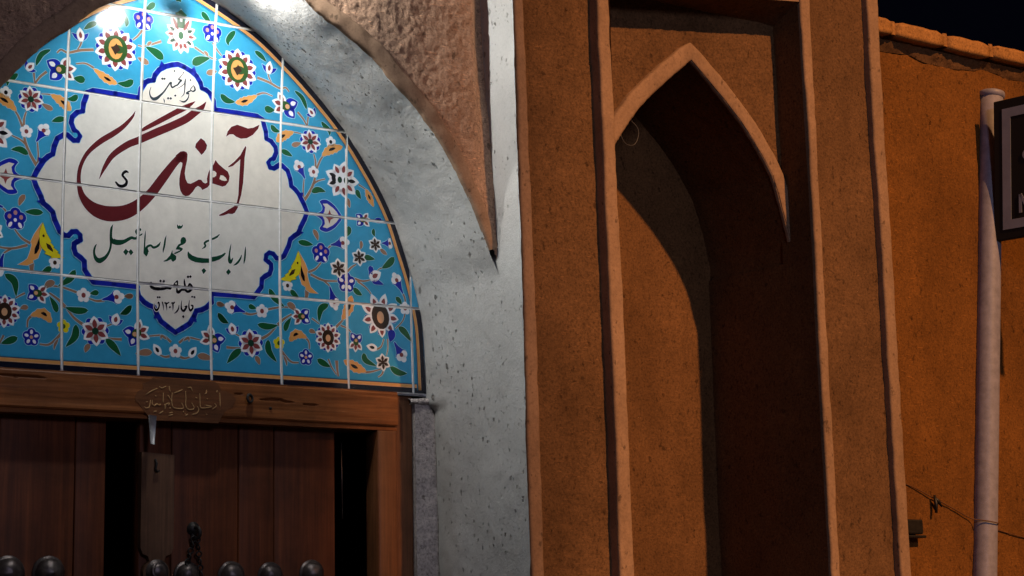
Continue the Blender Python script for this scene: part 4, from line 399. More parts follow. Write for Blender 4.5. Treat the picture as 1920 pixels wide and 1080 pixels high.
def arch_rim(curve, cx, y_front, y_back, width, xmax, taper, rough=0.0015, start=0.45):
    """raised flat rim that follows an arch; curve runs from the springing to the apex (right half)"""
    prof_n = 5; V = []; F = []
    full = [Vector((cx+(p.x-cx), 0, p.z)) for p in curve]+[Vector((2*cx-p.x, 0, p.z)) for p in curve[::-1][1:]]
    n = len(full); m = (n-1)//2
    for i, p in enumerate(full):
        t = full[min(i+1, n-1)]-full[max(i-1, 0)]
        nrm = Vector((t.z, 0, -t.x)).normalized()
        if i == m: nrm = Vector((0, 0, 1.0))
        d = abs(i-m)/m; w = max(.003, width*(1-taper*(max(0, d-start)/(1-start))**1.5))
        if i == m: w *= 1.12
        fw_ = min(1.0, w/width); w += 0.0022*fbm(p, 22)*fw_
        rows = [(-0.003, y_front+0.013), (-0.003, y_front+0.006), (-0.001, y_front+0.0018), (0.006, y_front), (w*0.35, y_front-0.0005), (w*0.65, y_front), (w-0.007, y_front), (w-0.002, y_front+0.002), (w, y_front+0.008), (w, y_back)]
        for a, y in rows:
            q = p+nrm*(a*fw_ if a < 0 else a); q.y = y+rough*0.9*fbm((q.x, y, q.z), 26)
            e = rough*fbm((q.x+3, y, q.z), 70)
            q += nrm*e*(1 if a < 0.004 else 0.6)*fw_
            sg = 1 if q.x >= cx else -1
            if abs(q.x-cx) > xmax-cx: q.x = cx+sg*(xmax-cx+0.001)
            V.append(q)
    k = len(rows)
    for i in range(n-1):
        for j in range(k-1): F.append((i*k+j, (i+1)*k+j, (i+1)*k+j+1, i*k+j+1))
    return V, F
link('arch_rim', mesh('arch_rim', *up_z(arch_rim(arr[7:], 0.0, YA, -0.28, 0.043, 0.7405, 0.35, 0.0026))), M['trim'], fac, 'rim of the door arch')

def inside(curve, cx, grow):
    pts = [(p.x-cx, p.z) for p in curve]
    def f(x, z):
        x = abs(x-cx)
        if z < pts[0][1]: return x < pts[0][0]+grow
        for (x0, z0), (x1, z1) in zip(pts, pts[1:]):
            if z0 <= z <= z1: return x < x0+(x1-x0)*(z-z0)/max(1e-9, z1-z0)+grow
        return False
    return f
hole = inside(arr, 0.0, 0.012)
def sp_y(z): return lerp_tab([(.33, -.352), (.45, -.347), (.6, -.337), (.7, -.332), (.8, -.320), (.9, -.309), (1.1, -.306)], z)
for s in (1, -1):
    def SPN(u, v):
        z = 0.25+(TOP-0.25)*v; x = 0.747*u
        t = max(0.0, min(1.0, (x-.672)/.05)); t = t*t*(3-2*t)
        return (s*x, -.3495*(1-t)+sp_y(z)*t, z)
    V, F = grid(SPN, 150, 250, lambda p: 0.0022*fbm(p, 9)+0.0019*fbm(p, 30)+0.0017*fbm(p, 80), Vector((0, -1, 0)), lambda p: not hole(p.x, p.z))
    link('spandrel', mesh('spandrel', *up_z((V, F))), M['rough_mud'], fac, 'rough mud spandrel %s of the door arch' % ('right' if s > 0 else 'left'))

# ---- front-facing strip of bare mud between the wooden frame and the plastered jamb
def ST(u, v): return (.7075+(.7905-.7075)*u, -0.004, -2.2+(2.2-.033)*v)
V, F = grid(ST, 14, 200, lambda p: 0.0022*fbm(p, 9)+0.0022*fbm(p, 32)+0.0014*fbm(p, 80), Vector((0, -1, 0)))
V2, F2 = grid(lambda u, v: (.7075, -0.004+0.12*v, -2.2+(2.2-.033)*u), 100, 2)
led = grid(lambda u, v: (.690+.098*u, -.010+.012*abs(2*v-1)**2.2, -.0345+(.016+.008*u)*v), 90, 16, lambda p: .0035*fbm(p, 45)+.0035*fbm(p, 120), Vector((0, -1, 0)))
link('ledge_mortar', mesh('ledge_mortar', *up_z(led)), M['jamb'], fac, 'rough pale mortar under the right end of the tiles')
V3, F3 = grid(lambda u, v: (.7075+.083*u, -0.004+.06*v, -.033), 8, 2, lambda p: 0.003*fbm(p, 40), Vector((0, 0, 1)))
link('jamb_strip', mesh('jamb_strip', *up_z(join([(V, F), (V2, F2), (V3, F3)]))), M['jamb'], fac, 'bare grey mud strip beside the wooden frame')
V, F = grid(lambda u, v: (-.7905+(.7905-.7075)*u, -0.004, -2.2+(2.2-.033)*v), 14, 100, lambda p: 0.0022*fbm(p, 9)+0.0022*fbm(p, 32), Vector((0, -1, 0)))
link('jamb_strip', mesh('jamb_strip', *up_z((V, F))), M['jamb'], fac, 'bare mud strip at the left jamb')

# ---- the niche bay
NARR = [(1.797, .40), (1.797, .442), (1.789, .478), (1.770, .546), (1.737, .642), (1.694, .708), (1.633, .783), (1.589, .825), (1.535, .872), (1.474, .922), (1.431, .956)]
ncur = resample(half_curve(NARR), 90); NX = 1.431; YN = -0.366; YB = -0.008
nh = inside(ncur, NX, 0.014)
V, F = grid(lambda u, v: (1.05+(1.80-1.05)*u, -0.345, -0.1+(1.16+0.1)*v), 150, 252, lambda p: 0.0020*fbm(p, 7)+0.0016*fbm(p, 30)+0.0010*fbm(p, 75), Vector((0, -1, 0)), lambda p: p.z > .40 and not nh(p.x, p.z))
bay = link('niche_bay', mesh('niche_bay', *up_z((V, F))), M['mud'], fac, 'recessed bay round the pointed niche')
link('arch_rim', mesh('arch_rim', *up_z(arch_rim(ncur[8:], NX, YN, -0.33, 0.046, 1.7925, 0.0, 0.0014))), M['trim'], bay, 'tan rim of the pointed niche')
# niche back, soffit and jambs
parts = [grid(lambda u, v: (1.03+(1.83-1.03)*u, YB, -2.2+(3.2)*v), 60, 200, lambda p: 0.003*fbm(p, 5)+0.0014*fbm(p, 26), Vector((0, -1, 0)))]
for s in (1, -1):
    V = []; F = []; nu = 24
    for k, p in enumerate(ncur):
        for i in range(nu+1):
            q = Vector((NX+s*(p.x-NX), YN+(YB+0.01-YN)*i/nu, p.z)); c = Vector((NX, q.y, .3))-q; c.normalize()
            q += c*(0.002*fbm(q, 6)+0.0012*fbm(q, 28)); V.append(q)
    for k in range(len(ncur)-1):
        for i in range(nu):
            a = k*(nu+1)+i; F.append((a, a+1, a+nu+2, a+nu+1))
    parts.append((V, F))
    xe = (lambda z: lerp_tab(T3L, z)-.0035) if s > 0 else (lambda z: 2*NX-1.797)
    parts.append(grid(lambda u, v: (xe(-2.2+2.6*v), YF+0.005+(YB+0.01-YF-0.005)*u, -2.2+2.6*v), 26, 200, lambda p: 0.002*fbm(p, 6)+0.001*fbm(p, 28), Vector((-s, 0, 0))))
    parts.append(grid(lambda u, v: (xe(.40+.80*v), YF+0.005+(-0.33-YF-0.005)*u, .40+.80*v), 10, 80, lambda p: 0.0015*fbm(p, 6), Vector((-s, 0, 0))))
link('niche', mesh('niche', *up_z(join(parts))), M['niche'], bay, 'deep pointed niche')
# soffit and header above the bay
def SOF(u, v):
    x = 1.05+.75*u; return (x, -0.34+(YF+0.004+0.34)*v, (1.113+.008*u)*(1-v)+(1.072+.098*u)*v)
V, F = grid(SOF, 80, 12, lambda p: 0.003*fbm(p, 8)+0.0016*fbm(p, 35), Vector((0, 0, 1)))
V2, F2 = grid(lambda u, v: (1.05+.74*u, YF+.004, (1.072+.098*u)+(TOP-1.072-.098*u)*v), 40, 30, lambda p: 0.0015*fbm(p, 12), Vector((0, -1, 0)))
link('bay_soffit', mesh('bay_soffit', *up_z((V, F))), M['niche'], bay, 'shadowed underside at the top of the bay')
link('bay_head', mesh('bay_head', *up_z((V2, F2))), M['trim'], bay, 'tan head of the recessed bay')
# top of the house front and its mass behind
core = [box(-1.08, 2.11, -0.26, 0.30, 1.30, 1.52), box(2.0, 2.118, -0.39, 0.30, -2.2, 1.515), box(-1.1, 2.126, -0.44, 0.30, 1.505, 1.56, .01), box(.80, 1.05, -0.30, 0.30, -2.2, 1.3), box(-1.05, -.80, -0.30, 0.3, -2.2, 1.3)]
link('wall_core', mesh('wall_core', *up_z(join(core)), smooth=False), M['mud'], fac)

# ---- wooden frame and doors
def gr_lintel(x0, x1, z0, z1, yf):
    cracks = [(-.47, -.33, -.022, .0030), (.225, .335, -.045, .0030), (.355, .405, -.052, .0024), (.16, .185, -.035, .002)]
    def f(u, v):
        x = x0+(x1-x0)*u; z = z0+(z1-z0)*v; y = yf
        lip = (z-z0)
        if lip < 0.014: y += 0.006 if lip < 0.009 else 0.012
        if z1-z < 0.004: y += 0.003
        y += 0.0012*fbm((x*0.3, 0, z*4), 12)
        for a, b, zc, w in cracks:
            if a < x < b:
                zz = zc+0.004*fbm((x, 5, 0), 20)-0.05*(x-a)*0.25; t = min(1, 4*min(x-a, b-x)/(b-a))
                if abs(z-zz) < w*t: y += 0.010
        return (x, y, z)
    front = grid(f, 380, 56)
    under = grid(lambda u, v: (x0+(x1-x0)*u, yf+.006+.10*v, z0), 8, 2)
    top = grid(lambda u, v: (x0+(x1-x0)*u, yf+.003+.10*v, z1), 8, 2)
    return join([front, under, top])
lin = link('lintel', mesh('lintel', *up_z(gr_lintel(-.700, .648, -.108, -.004, -0.012))), M['beam'], fac, 'brown wooden lintel beam over the doors')
pl = [(x/1000, z/1000) for x, z in ART['cartl']]
link('plaque', mesh('plaque', *up_z(prism(pl, -0.0128, -0.004)), smooth=False), M['plaque'], lin, 'carved plaque on the lintel')
parts = []
for ln in ART['LI']:
    P = catmull([Vector((x/1000, -0.0130, z/1000)) for x, z in ln], 4); n = len(P)-1
    parts.append(tube(P, [0.0006+0.0011*math.sin(math.pi*(0.12+0.8*i/n)) for i in range(n+1)], 5))
link('inscription', mesh('inscription', *up_z(join(parts))), M['carving'], lin, 'carved line of Persian script')
parts = [torus((.198, -0.022, -.046), .0095, .0032, (0.35, -1, 0.1)), tube([(.198, -.010, -.036), (.198, -.024, -.037)], .004, 6)]
link('ring', mesh('ring', *up_z(join(parts))), M['black_iron'], lin, 'small iron ring')
link('nail', mesh('nail', *up_z(lathe([(0, -.005), (.003, -.004), (.004, 0), (.004, .003)], (.262, -.012, -.067), (0, 1, 0), 8))), M['black_iron'], lin)
link('latch_tongue', mesh('latch_tongue', *up_z(prism([(-.0775, -.100), (-.0575, -.102), (-.0625, -.172), (-.0725, -.170)], -0.021, -0.018))), M['tin'], lin, 'pale tin tongue hanging below the lintel')
st = link('door_stile', mesh('door_stile', *up_z(box(.586, .646, -.010, .055, -2.2, -.1085, .005))), M['beam_v'], fac, 'brown frame post beside the doors')
link('outer_stile', mesh('outer_stile', *up_z(box(.6485, .7045, .004, .09, -2.2, -.012, .004))), M['beam_dark'], st, 'darker outer frame board')
link('door_stile', mesh('door_stile', *up_z(box(-.700, -.600, -.010, .055, -2.2, -.1085, .005))), M['beam_v'], fac, 'left frame post')
YL = 0.032
def leaf(name_label, edges, seed):
    rnd = random.Random(seed)
    lf = link('door_leaf', mesh('door_leaf', *up_z(box(edges[0]+.006, edges[-1]-.006, YL+.028, YL+.05, -2.18, -.09))), M['plank'], fac, name_label)
    for a, b in zip(edges, edges[1:]):
        y = YL+rnd.uniform(-.0012, .0012)
        V, F = box(a+.0014, b-.0014, y, y+.028, -2.18, -.085, .0025)
        link('plank', mesh('plank', *up_z((V, F))), M['plank'], lf)
    return lf
def stud(parent, x, z, r):
    r *= 1+.12*(noise.noise(Vector((x*9, z*7, 3)))); k = r/.035
    prof = [(0.001, -.030*k), (.012*k, -.028*k), (.022*k, -.0225*k), (.0295*k, -.014*k), (.0335*k, -.004*k), (.034*k, 0), (.039*k, .0005), (.040*k, .003), (.040*k, .006)]
    V, F = lathe(prof, (x, YL-.005, z), (0, 1, 0), 24)
    V = [v+Vector((0.0007*fbm(v, 60), 0.0030*fbm(v, 32), 0.0007*fbm(v, 70))) for v in V]
    link('stud', mesh('stud', *up_z((V, F))), M['iron'], parent)
left = leaf('left door leaf, standing slightly ajar', [-.62, -.4325, -.243, -.1635], 1)
right = leaf('right door leaf with a worn cover strip', [-.0775, .010, .195, .2965, .4785], 2)
for x in (-.50, -.404, -.3055, -.177): stud(left, x, -.479, .034) if x != -.177 else None
for x, z in ((.052, -.487), (.175, -.488), (.285, -.489), (.406, -.484)): stud(right, x, z, .033)
for zz in (-.95, -1.4, -1.85):
    for x in (-.50, -.404, -.3055): stud(left, x, zz, .034)
    for x in (.052, .175, .285, .406): stud(right, x, zz, .033)
# worn vertical cover strip with notched shoulders
x0, x1 = -.0785, .009
out = [(x0, -.187), (x1, -.192), (x1, -.420), (x1-.006, -.434), (x1-.020, -.440), (x1-.024, -.452), (x1-.014, -.462), (x1-.010, -.475), (x1-.012, -2.15),
       (x0+.012, -2.15), (x0+.008, -.475), (x0+.012, -.462), (x0+.024, -.452), (x0+.020, -.440), (x0+.006, -.434), (x0, -.420)]
strip = link('cover_strip', mesh('cover_strip', *up_z(prism(out, YL-.016, YL+.002)), smooth=False), M['strip'], right, 'worn paler cover strip with notched shoulders')
parts = [lathe([(0.001, -.016), (.014, -.015), (.021, -.008), (.023, 0), (.030, .002), (.031, .006)], (-.034, YL-.020, -.478), (0, 1, 0), 20), torus((-.034, YL-.028, -.478), .019, .0045, (.2, -1, .2))]
link('strip_boss', mesh('strip_boss', *up_z(join(parts))), M['iron'], right, 'iron ring boss on the cover strip')
# knocker: eye plate and two hanging chains
parts = [lathe([(0.001, -.010), (.010, -.010), (.015, -.003), (.018, .002)], (.070, YL-.002, -.372), (0, 1, 0), 12), torus((.070, YL-.016, -.383), .014, .0045, (1, .3, 0))]
for (xa, za), (xb, zb) in (((.066, -.390), (.032, -.505)), ((.074, -.390), (.092, -.535))):
    n = 9
    for i in range(n):
        t = (i+.5)/n; c = (xa+(xb-xa)*t, YL-.014, za+(zb-za)*t-.006*math.sin(math.pi*t)); parts.append(torus(c, .0070, .0024, (1, 0, .2) if i % 2 else (0, 1, .2), 12, 6))
link('knocker', mesh('knocker', *up_z(join(parts))), M['black_iron'], right, 'dark iron knocker with two hanging chains')
link('hook', mesh('hook', *up_z(tube([(-.043, YL-.018, -.205), (-.042, YL-.024, -.215), (-.045, YL-.024, -.228), (-.040, YL-.022, -.236), (-.034, YL-.022, -.232)], .003, 6))), M['black_iron'], right, 'small iron hook')
link('door_gap_rail', mesh('door_gap_rail', *up_z(tube([(.515, .06, -.14), (.517, .06, -.34)], .0018, 6))), M['iron'], right, 'thin metal rod in the gap beside the right leaf')
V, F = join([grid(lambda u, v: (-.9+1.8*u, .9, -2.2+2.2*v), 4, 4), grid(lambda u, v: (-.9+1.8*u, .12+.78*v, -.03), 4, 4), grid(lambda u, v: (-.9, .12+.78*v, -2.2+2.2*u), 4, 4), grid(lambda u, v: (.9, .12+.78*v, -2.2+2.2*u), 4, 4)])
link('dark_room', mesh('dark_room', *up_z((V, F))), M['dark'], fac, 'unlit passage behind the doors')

# ------------------------------------------------------------------ the glazed tile sign
PAL = dict(turq=(.042, .32, .55), deep=(.030, .26, .47), halo=(.36, .66, .82), blue=(.012, .022, .36), white=(.86, .86, .88), cream=(.70, .675, .615), pale=(.80, .76, .75), maroon=(.105, .016, .020),
           red=(.24, .055, .055), green=(.012, .10, .035), dgreen=(.012, .050, .030), disc=(.030, .085, .022), brownd=(.040, .022, .014), green_ink=(.010, .055, .030), orange=(.72, .34, .10), sand=(.70, .38, .20), brown=(.30, .175, .115),
           yellow=(.70, .62, .02), black=(.008, .008, .012), border=(.010, .011, .022), ink=(.008, .008, .009), grey_ink=(.035, .05, .06), pink=(.50, .25, .25), lilac=(.42, .35, .60))
paint = []                                    # (layer, colour, outline in metres)
def add(layer, c, pts): paint.append((layer, c, [(p[0], p[1]) for p in pts]))
def grow(pts, d):
    n = len(pts); a = sum(pts[i][0]*pts[(i+1) % n][1]-pts[(i+1) % n][0]*pts[i][1] for i in range(n)); sg = 1 if a > 0 else -1; out = []
    for i in range(n):
        p, q, r = Vector(pts[i-1][:2]), Vector(pts[i][:2]), Vector(pts[(i+1) % n][:2]); e1 = (q-p); e2 = (r-q)
        if e1.length < 1e-9: e1 = e2
        if e2.length < 1e-9: e2 = e1
        e1 = e1.normalized(); e2 = e2.normalized(); nn = Vector((e1.y+e2.y, -e1.x-e2.x))*sg
        L = nn.length; nn = nn/L if L > 1e-6 else Vector((e1.y, -e1.x))*sg
        c = max(0.55, nn.dot(Vector((e1.y, -e1.x))*sg)); out.append(tuple(q+nn*(d/c)))
    return out
def blob(layer, c, pts, halo=0.0014, hl=None, hc='halo'):
    add(layer, c, pts)
    if halo: add(hl if hl is not None else layer-1, hc, grow(pts, halo))
def ell(cx, cz, a, b, rot=0, n=16):
    cr, sr = math.cos(rot), math.sin(rot); return [(cx+a*math.cos(t)*cr-b*math.sin(t)*sr, cz+a*math.cos(t)*sr+b*math.sin(t)*cr) for t in [2*math.pi*i/n for i in range(n)]]
def petal(cx, cz, r0, r1, ang, w, sharp=1.0, n=7):
    """pointed petal from r0 to r1 in direction ang"""
    d = (math.cos(ang), math.sin(ang)); q = (-d[1], d[0]); L = []; R = []
    for i in range(n+1):
        t = i/n; wd = w*0.5*(math.sin(math.pi*min(1, (0.12+0.88*t)))**0.8)*(1 if t < .55 else (1-((t-.55)/.45)**2*0.25*sharp))
        if i == n: wd = 0.0003
        r = r0+(r1-r0)*t; L.append((cx+d[0]*r+q[0]*wd, cz+d[1]*r+q[1]*wd)); R.append((cx+d[0]*r-q[0]*wd, cz+d[1]*r-q[1]*wd))
    return L+R[::-1]
def stroke_poly(pts, widths):
    L = []; R = []; n = len(pts)
    for i, p in enumerate(pts):
        t = Vector(pts[min(i+1, n-1)])-Vector(pts[max(i-1, 0)]); t = t.normalized() if t.length > 1e-9 else Vector((1, 0)); q = Vector((-t.y, t.x)); w = max(widths[i], 0.0002)*.5
        L.append((p[0]+q.x*w, p[1]+q.y*w)); R.append((p[0]-q.x*w, p[1]-q.y*w))
    return L, R
def band(layer, c, pts, widths, halo=0.0, hl=None, hc='halo'):
    L, R = stroke_poly(pts, widths)
    for i in range(len(pts)-1): add(layer, c, [L[i], L[i+1], R[i+1], R[i]])
    if halo: band(hl if hl is not None else layer-1, hc, pts, [w+2*halo for w in widths])
def smooth2(pts, n=6): return [(p.x, p.y) for p in catmull([Vector(p[:2]) for p in pts], n)]
def star(cx, cz, r, n, blue):
    a0 = math.pi/2+0.12
    if blue:
        for i in range(n):
            a = a0+(i+.5)*2*math.pi/n; e = ell(cx+r*.74*math.cos(a), cz+r*.74*math.sin(a), r*.25, r*.25, 0, 10); blob(5, 'blue', e, .0014, 4)
    for i in range(n):
        a = a0+i*2*math.pi/n; w = r*1.05*6/n*.72; blob(6, 'white', petal(cx, cz, r*.06, r*1.02, a, w, .5), .0012 if not blue else 0.0006, 4)
        add(7, 'red' if blue else 'brownd', petal(cx, cz, r*.22, r*.82, a, w*.46, .3))
    add(8, 'dgreen' if blue else 'brownd', ell(cx, cz, r*.25, r*.25, 0, 12))
def lotus(cx, cz, r, n, kind):
    for i in range(n):
        a = .3+(i+.5)*2*math.pi/n; blob(4, 'blue', ell(cx+r*.80*math.cos(a), cz+r*.80*math.sin(a), r*.14, r*.14, 0, 8), .0012, 3)
    for i in range(n):
        a = .3+i*2*math.pi/n; blob(5, 'white', petal(cx, cz, r*.40, r*1.0, a, r*.46, .6), .0010, 3); add(6, 'red', petal(cx, cz, r*.5, r*.84, a, r*.24, .4))
    if kind == 0:
        add(7, 'disc', ell(cx, cz, r*.56, r*.62)); add(8, 'orange', ell(cx, cz, r*.33, r*.47)); add(9, 'disc', ell(cx+r*.12, cz, r*.26, r*.20))
        add(10, 'brownd', [(cx-r*.24, cz+r*.06), (cx-r*.05, cz+r*.12), (cx+.02*r, cz+r*.26), (cx+r*.16, cz+r*.1), (cx+r*.22, cz-r*.02), (cx+r*.08, cz-r*.16), (cx-.02*r, cz-r*.28), (cx-r*.12, cz-r*.12)])
    else:
        add(7, 'brownd', ell(cx, cz, r*.46, r*.54)); add(8, 'sand', ell(cx, cz-r*.04, r*.19, r*.24))
def half(cx, cz, ax, az, r):
    b = math.atan2(az-cz, ax-cx)
    for s in (-1, 1):
        a = b+s*.62; e = petal(cx, cz, 0, r*.98, a, r*.80, .3); blob(5, 'blue', e, .0014, 4); add(7, 'white', petal(cx, cz, r*.42, r*.82, a, r*.30, .1))
    for k in (-1, 0, 1):
        a = b+math.pi+k*.78; blob(6, 'white', petal(cx, cz, r*.10, r*.98, a, r*.56, .6), .0010, 4); add(7, 'red', petal(cx, cz, r*.32, r*.80, a, r*.30, .4))
    add(8, 'disc', ell(cx, cz, r*.36, r*.30, b)); add(9, 'sand', ell(cx+r*.14*math.cos(b), cz+r*.14*math.sin(b), r*.16, r*.16))
def berry(cx, cz, r):
    for i in range(5):
        a = math.pi/2+i*2*math.pi/5; blob(5, 'blue', ell(cx+r*.48*math.cos(a), cz+r*.48*math.sin(a), r*.44, r*.44, 0, 12), .0014, 4)
    add(6, 'blue', ell(cx, cz, r*.5, r*.5))
    for a in (0.35, math.pi/2, math.pi-.35): add(7, 'pink', ell(cx+r*.50*math.cos(a), cz+r*.50*math.sin(a), r*.16, r*.19, 0, 10))
    add(7, 'white', ell(cx, cz-r*.08, r*.13, r*.15, 0, 10))
    for s in (-1, 1): add(7, 'white', ell(cx+s*r*.40, cz-r*.48, r*.14, r*.25, s*.5, 10))
def five(cx, cz, r, kind):
    c = 'yellow' if kind == 3 else 'white'
    for i in range(5):
        a = math.pi/2+i*2*math.pi/5; blob(6, c, ell(cx+r*.55*math.cos(a), cz+r*.55*math.sin(a), r*.42, r*.42, 0, 10), .0010, 4)
    add(7, c, ell(cx, cz, r*.5, r*.5)); add(8, ('red', 'black', 'brownd', 'disc')[kind], ell(cx, cz, r*.30, r*.34))
def blue5(cx, cz, r):
    for i in range(5):
        a = math.pi/2+i*2*math.pi/5; blob(5, 'blue', ell(cx+r*.52*math.cos(a), cz+r*.52*math.sin(a), r*.46, r*.46, 0, 12), .0014, 4); add(7, 'white', ell(cx+r*.56*math.cos(a), cz+r*.56*math.sin(a), r*.24, r*.17, a, 10))
    add(6, 'blue', ell(cx, cz, r*.5, r*.5)); add(8, 'sand', ell(cx, cz, r*.19, r*.19, 0, 10))
def bud(bx, bz, tx, tz, w, sep):
    a = math.atan2(tz-bz, tx-bx); L = math.hypot(tx-bx, tz-bz)
    if sep == 1:
        for s in (-1, 1): blob(5, 'blue', petal(bx+math.cos(a)*L*.05, bz+math.sin(a)*L*.05, 0, L*.85, a+s*.85, w*.55, 1), .0012, 4)
    blob(6, 'white' if sep != 2 else 'blue', petal(bx, bz, 0, L, a, w, .6), .0010, 4); add(7, 'red' if sep == 1 else 'black', petal(bx, bz, L*.24, L*.72, a, w*.42, .3))
def bell(bx, bz, tx, tz, w):
    a = math.atan2(tz-bz, tx-bx); L = math.hypot(tx-bx, tz-bz); d = (math.cos(a), math.sin(a)); q = (-d[1], d[0])
    P = lambda t, o: (bx+d[0]*L*t+q[0]*o*w, bz+d[1]*L*t+q[1]*o*w)
    blob(5, 'blue', [P(-.05, .05), P(.2, .14), P(.42, .30), P(.56, .52), P(.54, .18), P(.60, 0), P(.54, -.18), P(.56, -.52), P(.42, -.30), P(.2, -.14), P(-.05, -.05)], .0013, 4)
    for o, t in ((.26, .66), (-.26, .66), (0, .82)): c = P(t, o); blob(6, 'white', ell(c[0], c[1], L*.17, w*.24, a, 12), .0010, 4)
    c = P(.62, 0); add(7, 'white', ell(c[0], c[1], L*.10, w*.2, a, 10)); add(8, 'red', ell(c[0], c[1], L*.10, w*.17, a, 10))
def leafm(pts, w, c, prof=None):
    P = smooth2(pts, 5); n = len(P)-1; wd = [w*(math.sin(math.pi*min(1, (i/n)**.75))**.75 if 0 < i < n else .04) for i in range(n+1)]
    band(6, c, P, wd, .0013, 4)
def oleaf(pts, w):
    P = smooth2(pts, 5); n = len(P)-1; L = []; R = []
    wd = [w*(.06+.94*math.sin(math.pi*(i/n)**.9)**.8 if i < n else .05) for i in range(n+1)]; wj = [x*(1.0 if i % 2 else .78) for i, x in enumerate(wd)]
    band(6, 'orange', P, wj, .0012, 4); m = P[n//3:2*n//3+1]; k = len(m)-1
    band(7, 'black', m, [w*.30*math.sin(math.pi*(.08+.84*i/k)) for i in range(k+1)])
def stemm(pts, w):
    P = smooth2(pts, 6); n = len(P)-1; band(2, 'brown', P, [1.3*w*(1.15-.5*i/n) for i in range(n+1)], .0012, 1)
def palm(cx, cz, r):
    for i in range(9):
        a = i*2*math.pi/9; blob(5, 'white', petal(cx, cz, r*.1, r*(1.05 if i % 2 == 0 else .95), a, r*.62, .3), .0014, 4); add(7, 'red' if i not in (0, 4, 5) else 'black', petal(cx, cz, r*.42, r*.84, a, r*.22, .2))
    add(6, 'white', ell(cx, cz, r*.55, r*.5))
    add(8, 'black', ell(cx-r*.52, cz+r*.02, r*.13, r*.26, .2)); add(8, 'dgreen', ell(cx-r*.14, cz, r*.14, r*.18)); add(8, 'dgreen', ell(cx+r*.26, cz, r*.16, r*.2))
def pendant(cx, cz, r):
    o = [(-.72, .80), (-.55, .93), (-.2, .96), (.25, .72), (.55, .42), (.82, 0), (.55, -.42), (.25, -.72), (-.2, -.96), (-.55, -.93), (-.72, -.80), (-.55, -.55), (-.55, -.3), (-.8, -.12), (-1.1, 0), (-.8, .12), (-.55, .3), (-.55, .55)]
    P = [(cx+x*r, cz+z*r) for x, z in o]; P = smooth2(P+[P[0]], 3)[:-1]; blob(5, 'blue', P, .0015, 4)
    i = [(-.5, .70), (-.2, .74), (.2, .52), (.45, .3), (.66, 0), (.45, -.3), (.2, -.52), (-.2, -.74), (-.5, -.70), (-.34, -.5), (-.38, -.25), (-.55, 0), (-.38, .25), (-.34, .5)]
    add(6, 'cream', [(cx+x*r, cz+z*r) for x, z in i]); add(7, 'red', [(cx+x*r, cz+z*r) for x, z in [(-.34, .04), (-.12, .16), (-.04, .40), (.05, .16), (.32, .04), (.32, -.04), (.05, -.2), (-.04, -.46), (-.14, -.2), (-.34, -.04)]])
def bigbloom(cx, cz, r):
    for i in range(9):
        a = .5+i*2*math.pi/9; blob(4, 'blue', ell(cx+r*.78*math.cos(a), cz+r*.78*math.sin(a), r*.15, r*.15, 0, 8), .0012, 3)
    for i in range(9):
        a = .15+i*2*math.pi/9; a2 = a-.25; blob(5, 'white', petal(cx+r*.1*math.cos(a), cz+r*.1*math.sin(a), r*.3, r*(1.08 if i in (1, 2, 3, 4) else .95), a2, r*.44, .6), .0010, 3); add(6, 'red', petal(cx+r*.1*math.cos(a), cz+r*.1*math.sin(a), r*.45, r*.85, a2, r*.22, .3))
    add(7, 'white', ell(cx, cz, r*.60, r*.72, .25)); add(8, 'brownd', ell(cx, cz, r*.50, r*.64, .25)); add(9, 'sand', ell(cx, cz-r*.05, r*.2, r*.30, .1))
def wing(a):
    blob(6, 'orange', a[1], .0012, 4); blob(8, 'yellow', a[0], .0008, 5, 'brownd'); add(9, 'brownd', a[2]); add(9, 'black', a[3]); add(10, 'brownd', ell(*[sum(p[k] for p in a[4])/len(a[4]) for k in (0, 1)], .003, .0035, 0, 8))
def crown(cx, cz, r):
    for a, l in ((90, 1.5), (62, 1.25), (118, 1.25), (30, .95), (150, .95), (0, .9), (180, .9), (-35, .95), (-145, .95), (-65, 1.0), (-115, 1.0), (-90, 1.02)):
        t = math.radians(a); up_ = a > 20 and a < 160; blob(5, 'white', petal(cx, cz, 0, r*l, t, r*.50, .2), .0016, 4)
        if a in (62, 118): add(7, 'red', petal(cx, cz, r*.35, r*1.08, t, r*.2, 0))
        elif a == 90: pass
        else: add(7, 'red' if a in (0, 180, -65, -115, -90) else 'dgreen', petal(cx, cz, r*.48, r*.80, t, r*.18, 0))
    add(6, 'white', ell(cx, cz, r*.45, r*.45)); add(7, 'green', ell(cx, cz, r*.16, r*.22))
    add(7, 'green', [(cx-r*.22, cz+r*.42), (cx+r*.22, cz+r*.42), (cx+r*.24, cz+r*1.05), (cx+r*.36, cz+r*1.22), (cx+r*.2, cz+r*1.32), (cx, cz+r*1.48), (cx-r*.2, cz+r*1.32), (cx-r*.36, cz+r*1.22), (cx-r*.24, cz+r*1.05)]); add(8, 'white', [(cx-.07*r, cz+r*.78), (cx+.07*r, cz+r*.78), (cx+.09*r, cz+r*1.1), (cx-.09*r, cz+r*1.1)])
RPOS = dict(star=2, lotus=2, half=4, berry=2, five=2, blue5=2, palm=2, bigbloom=2)
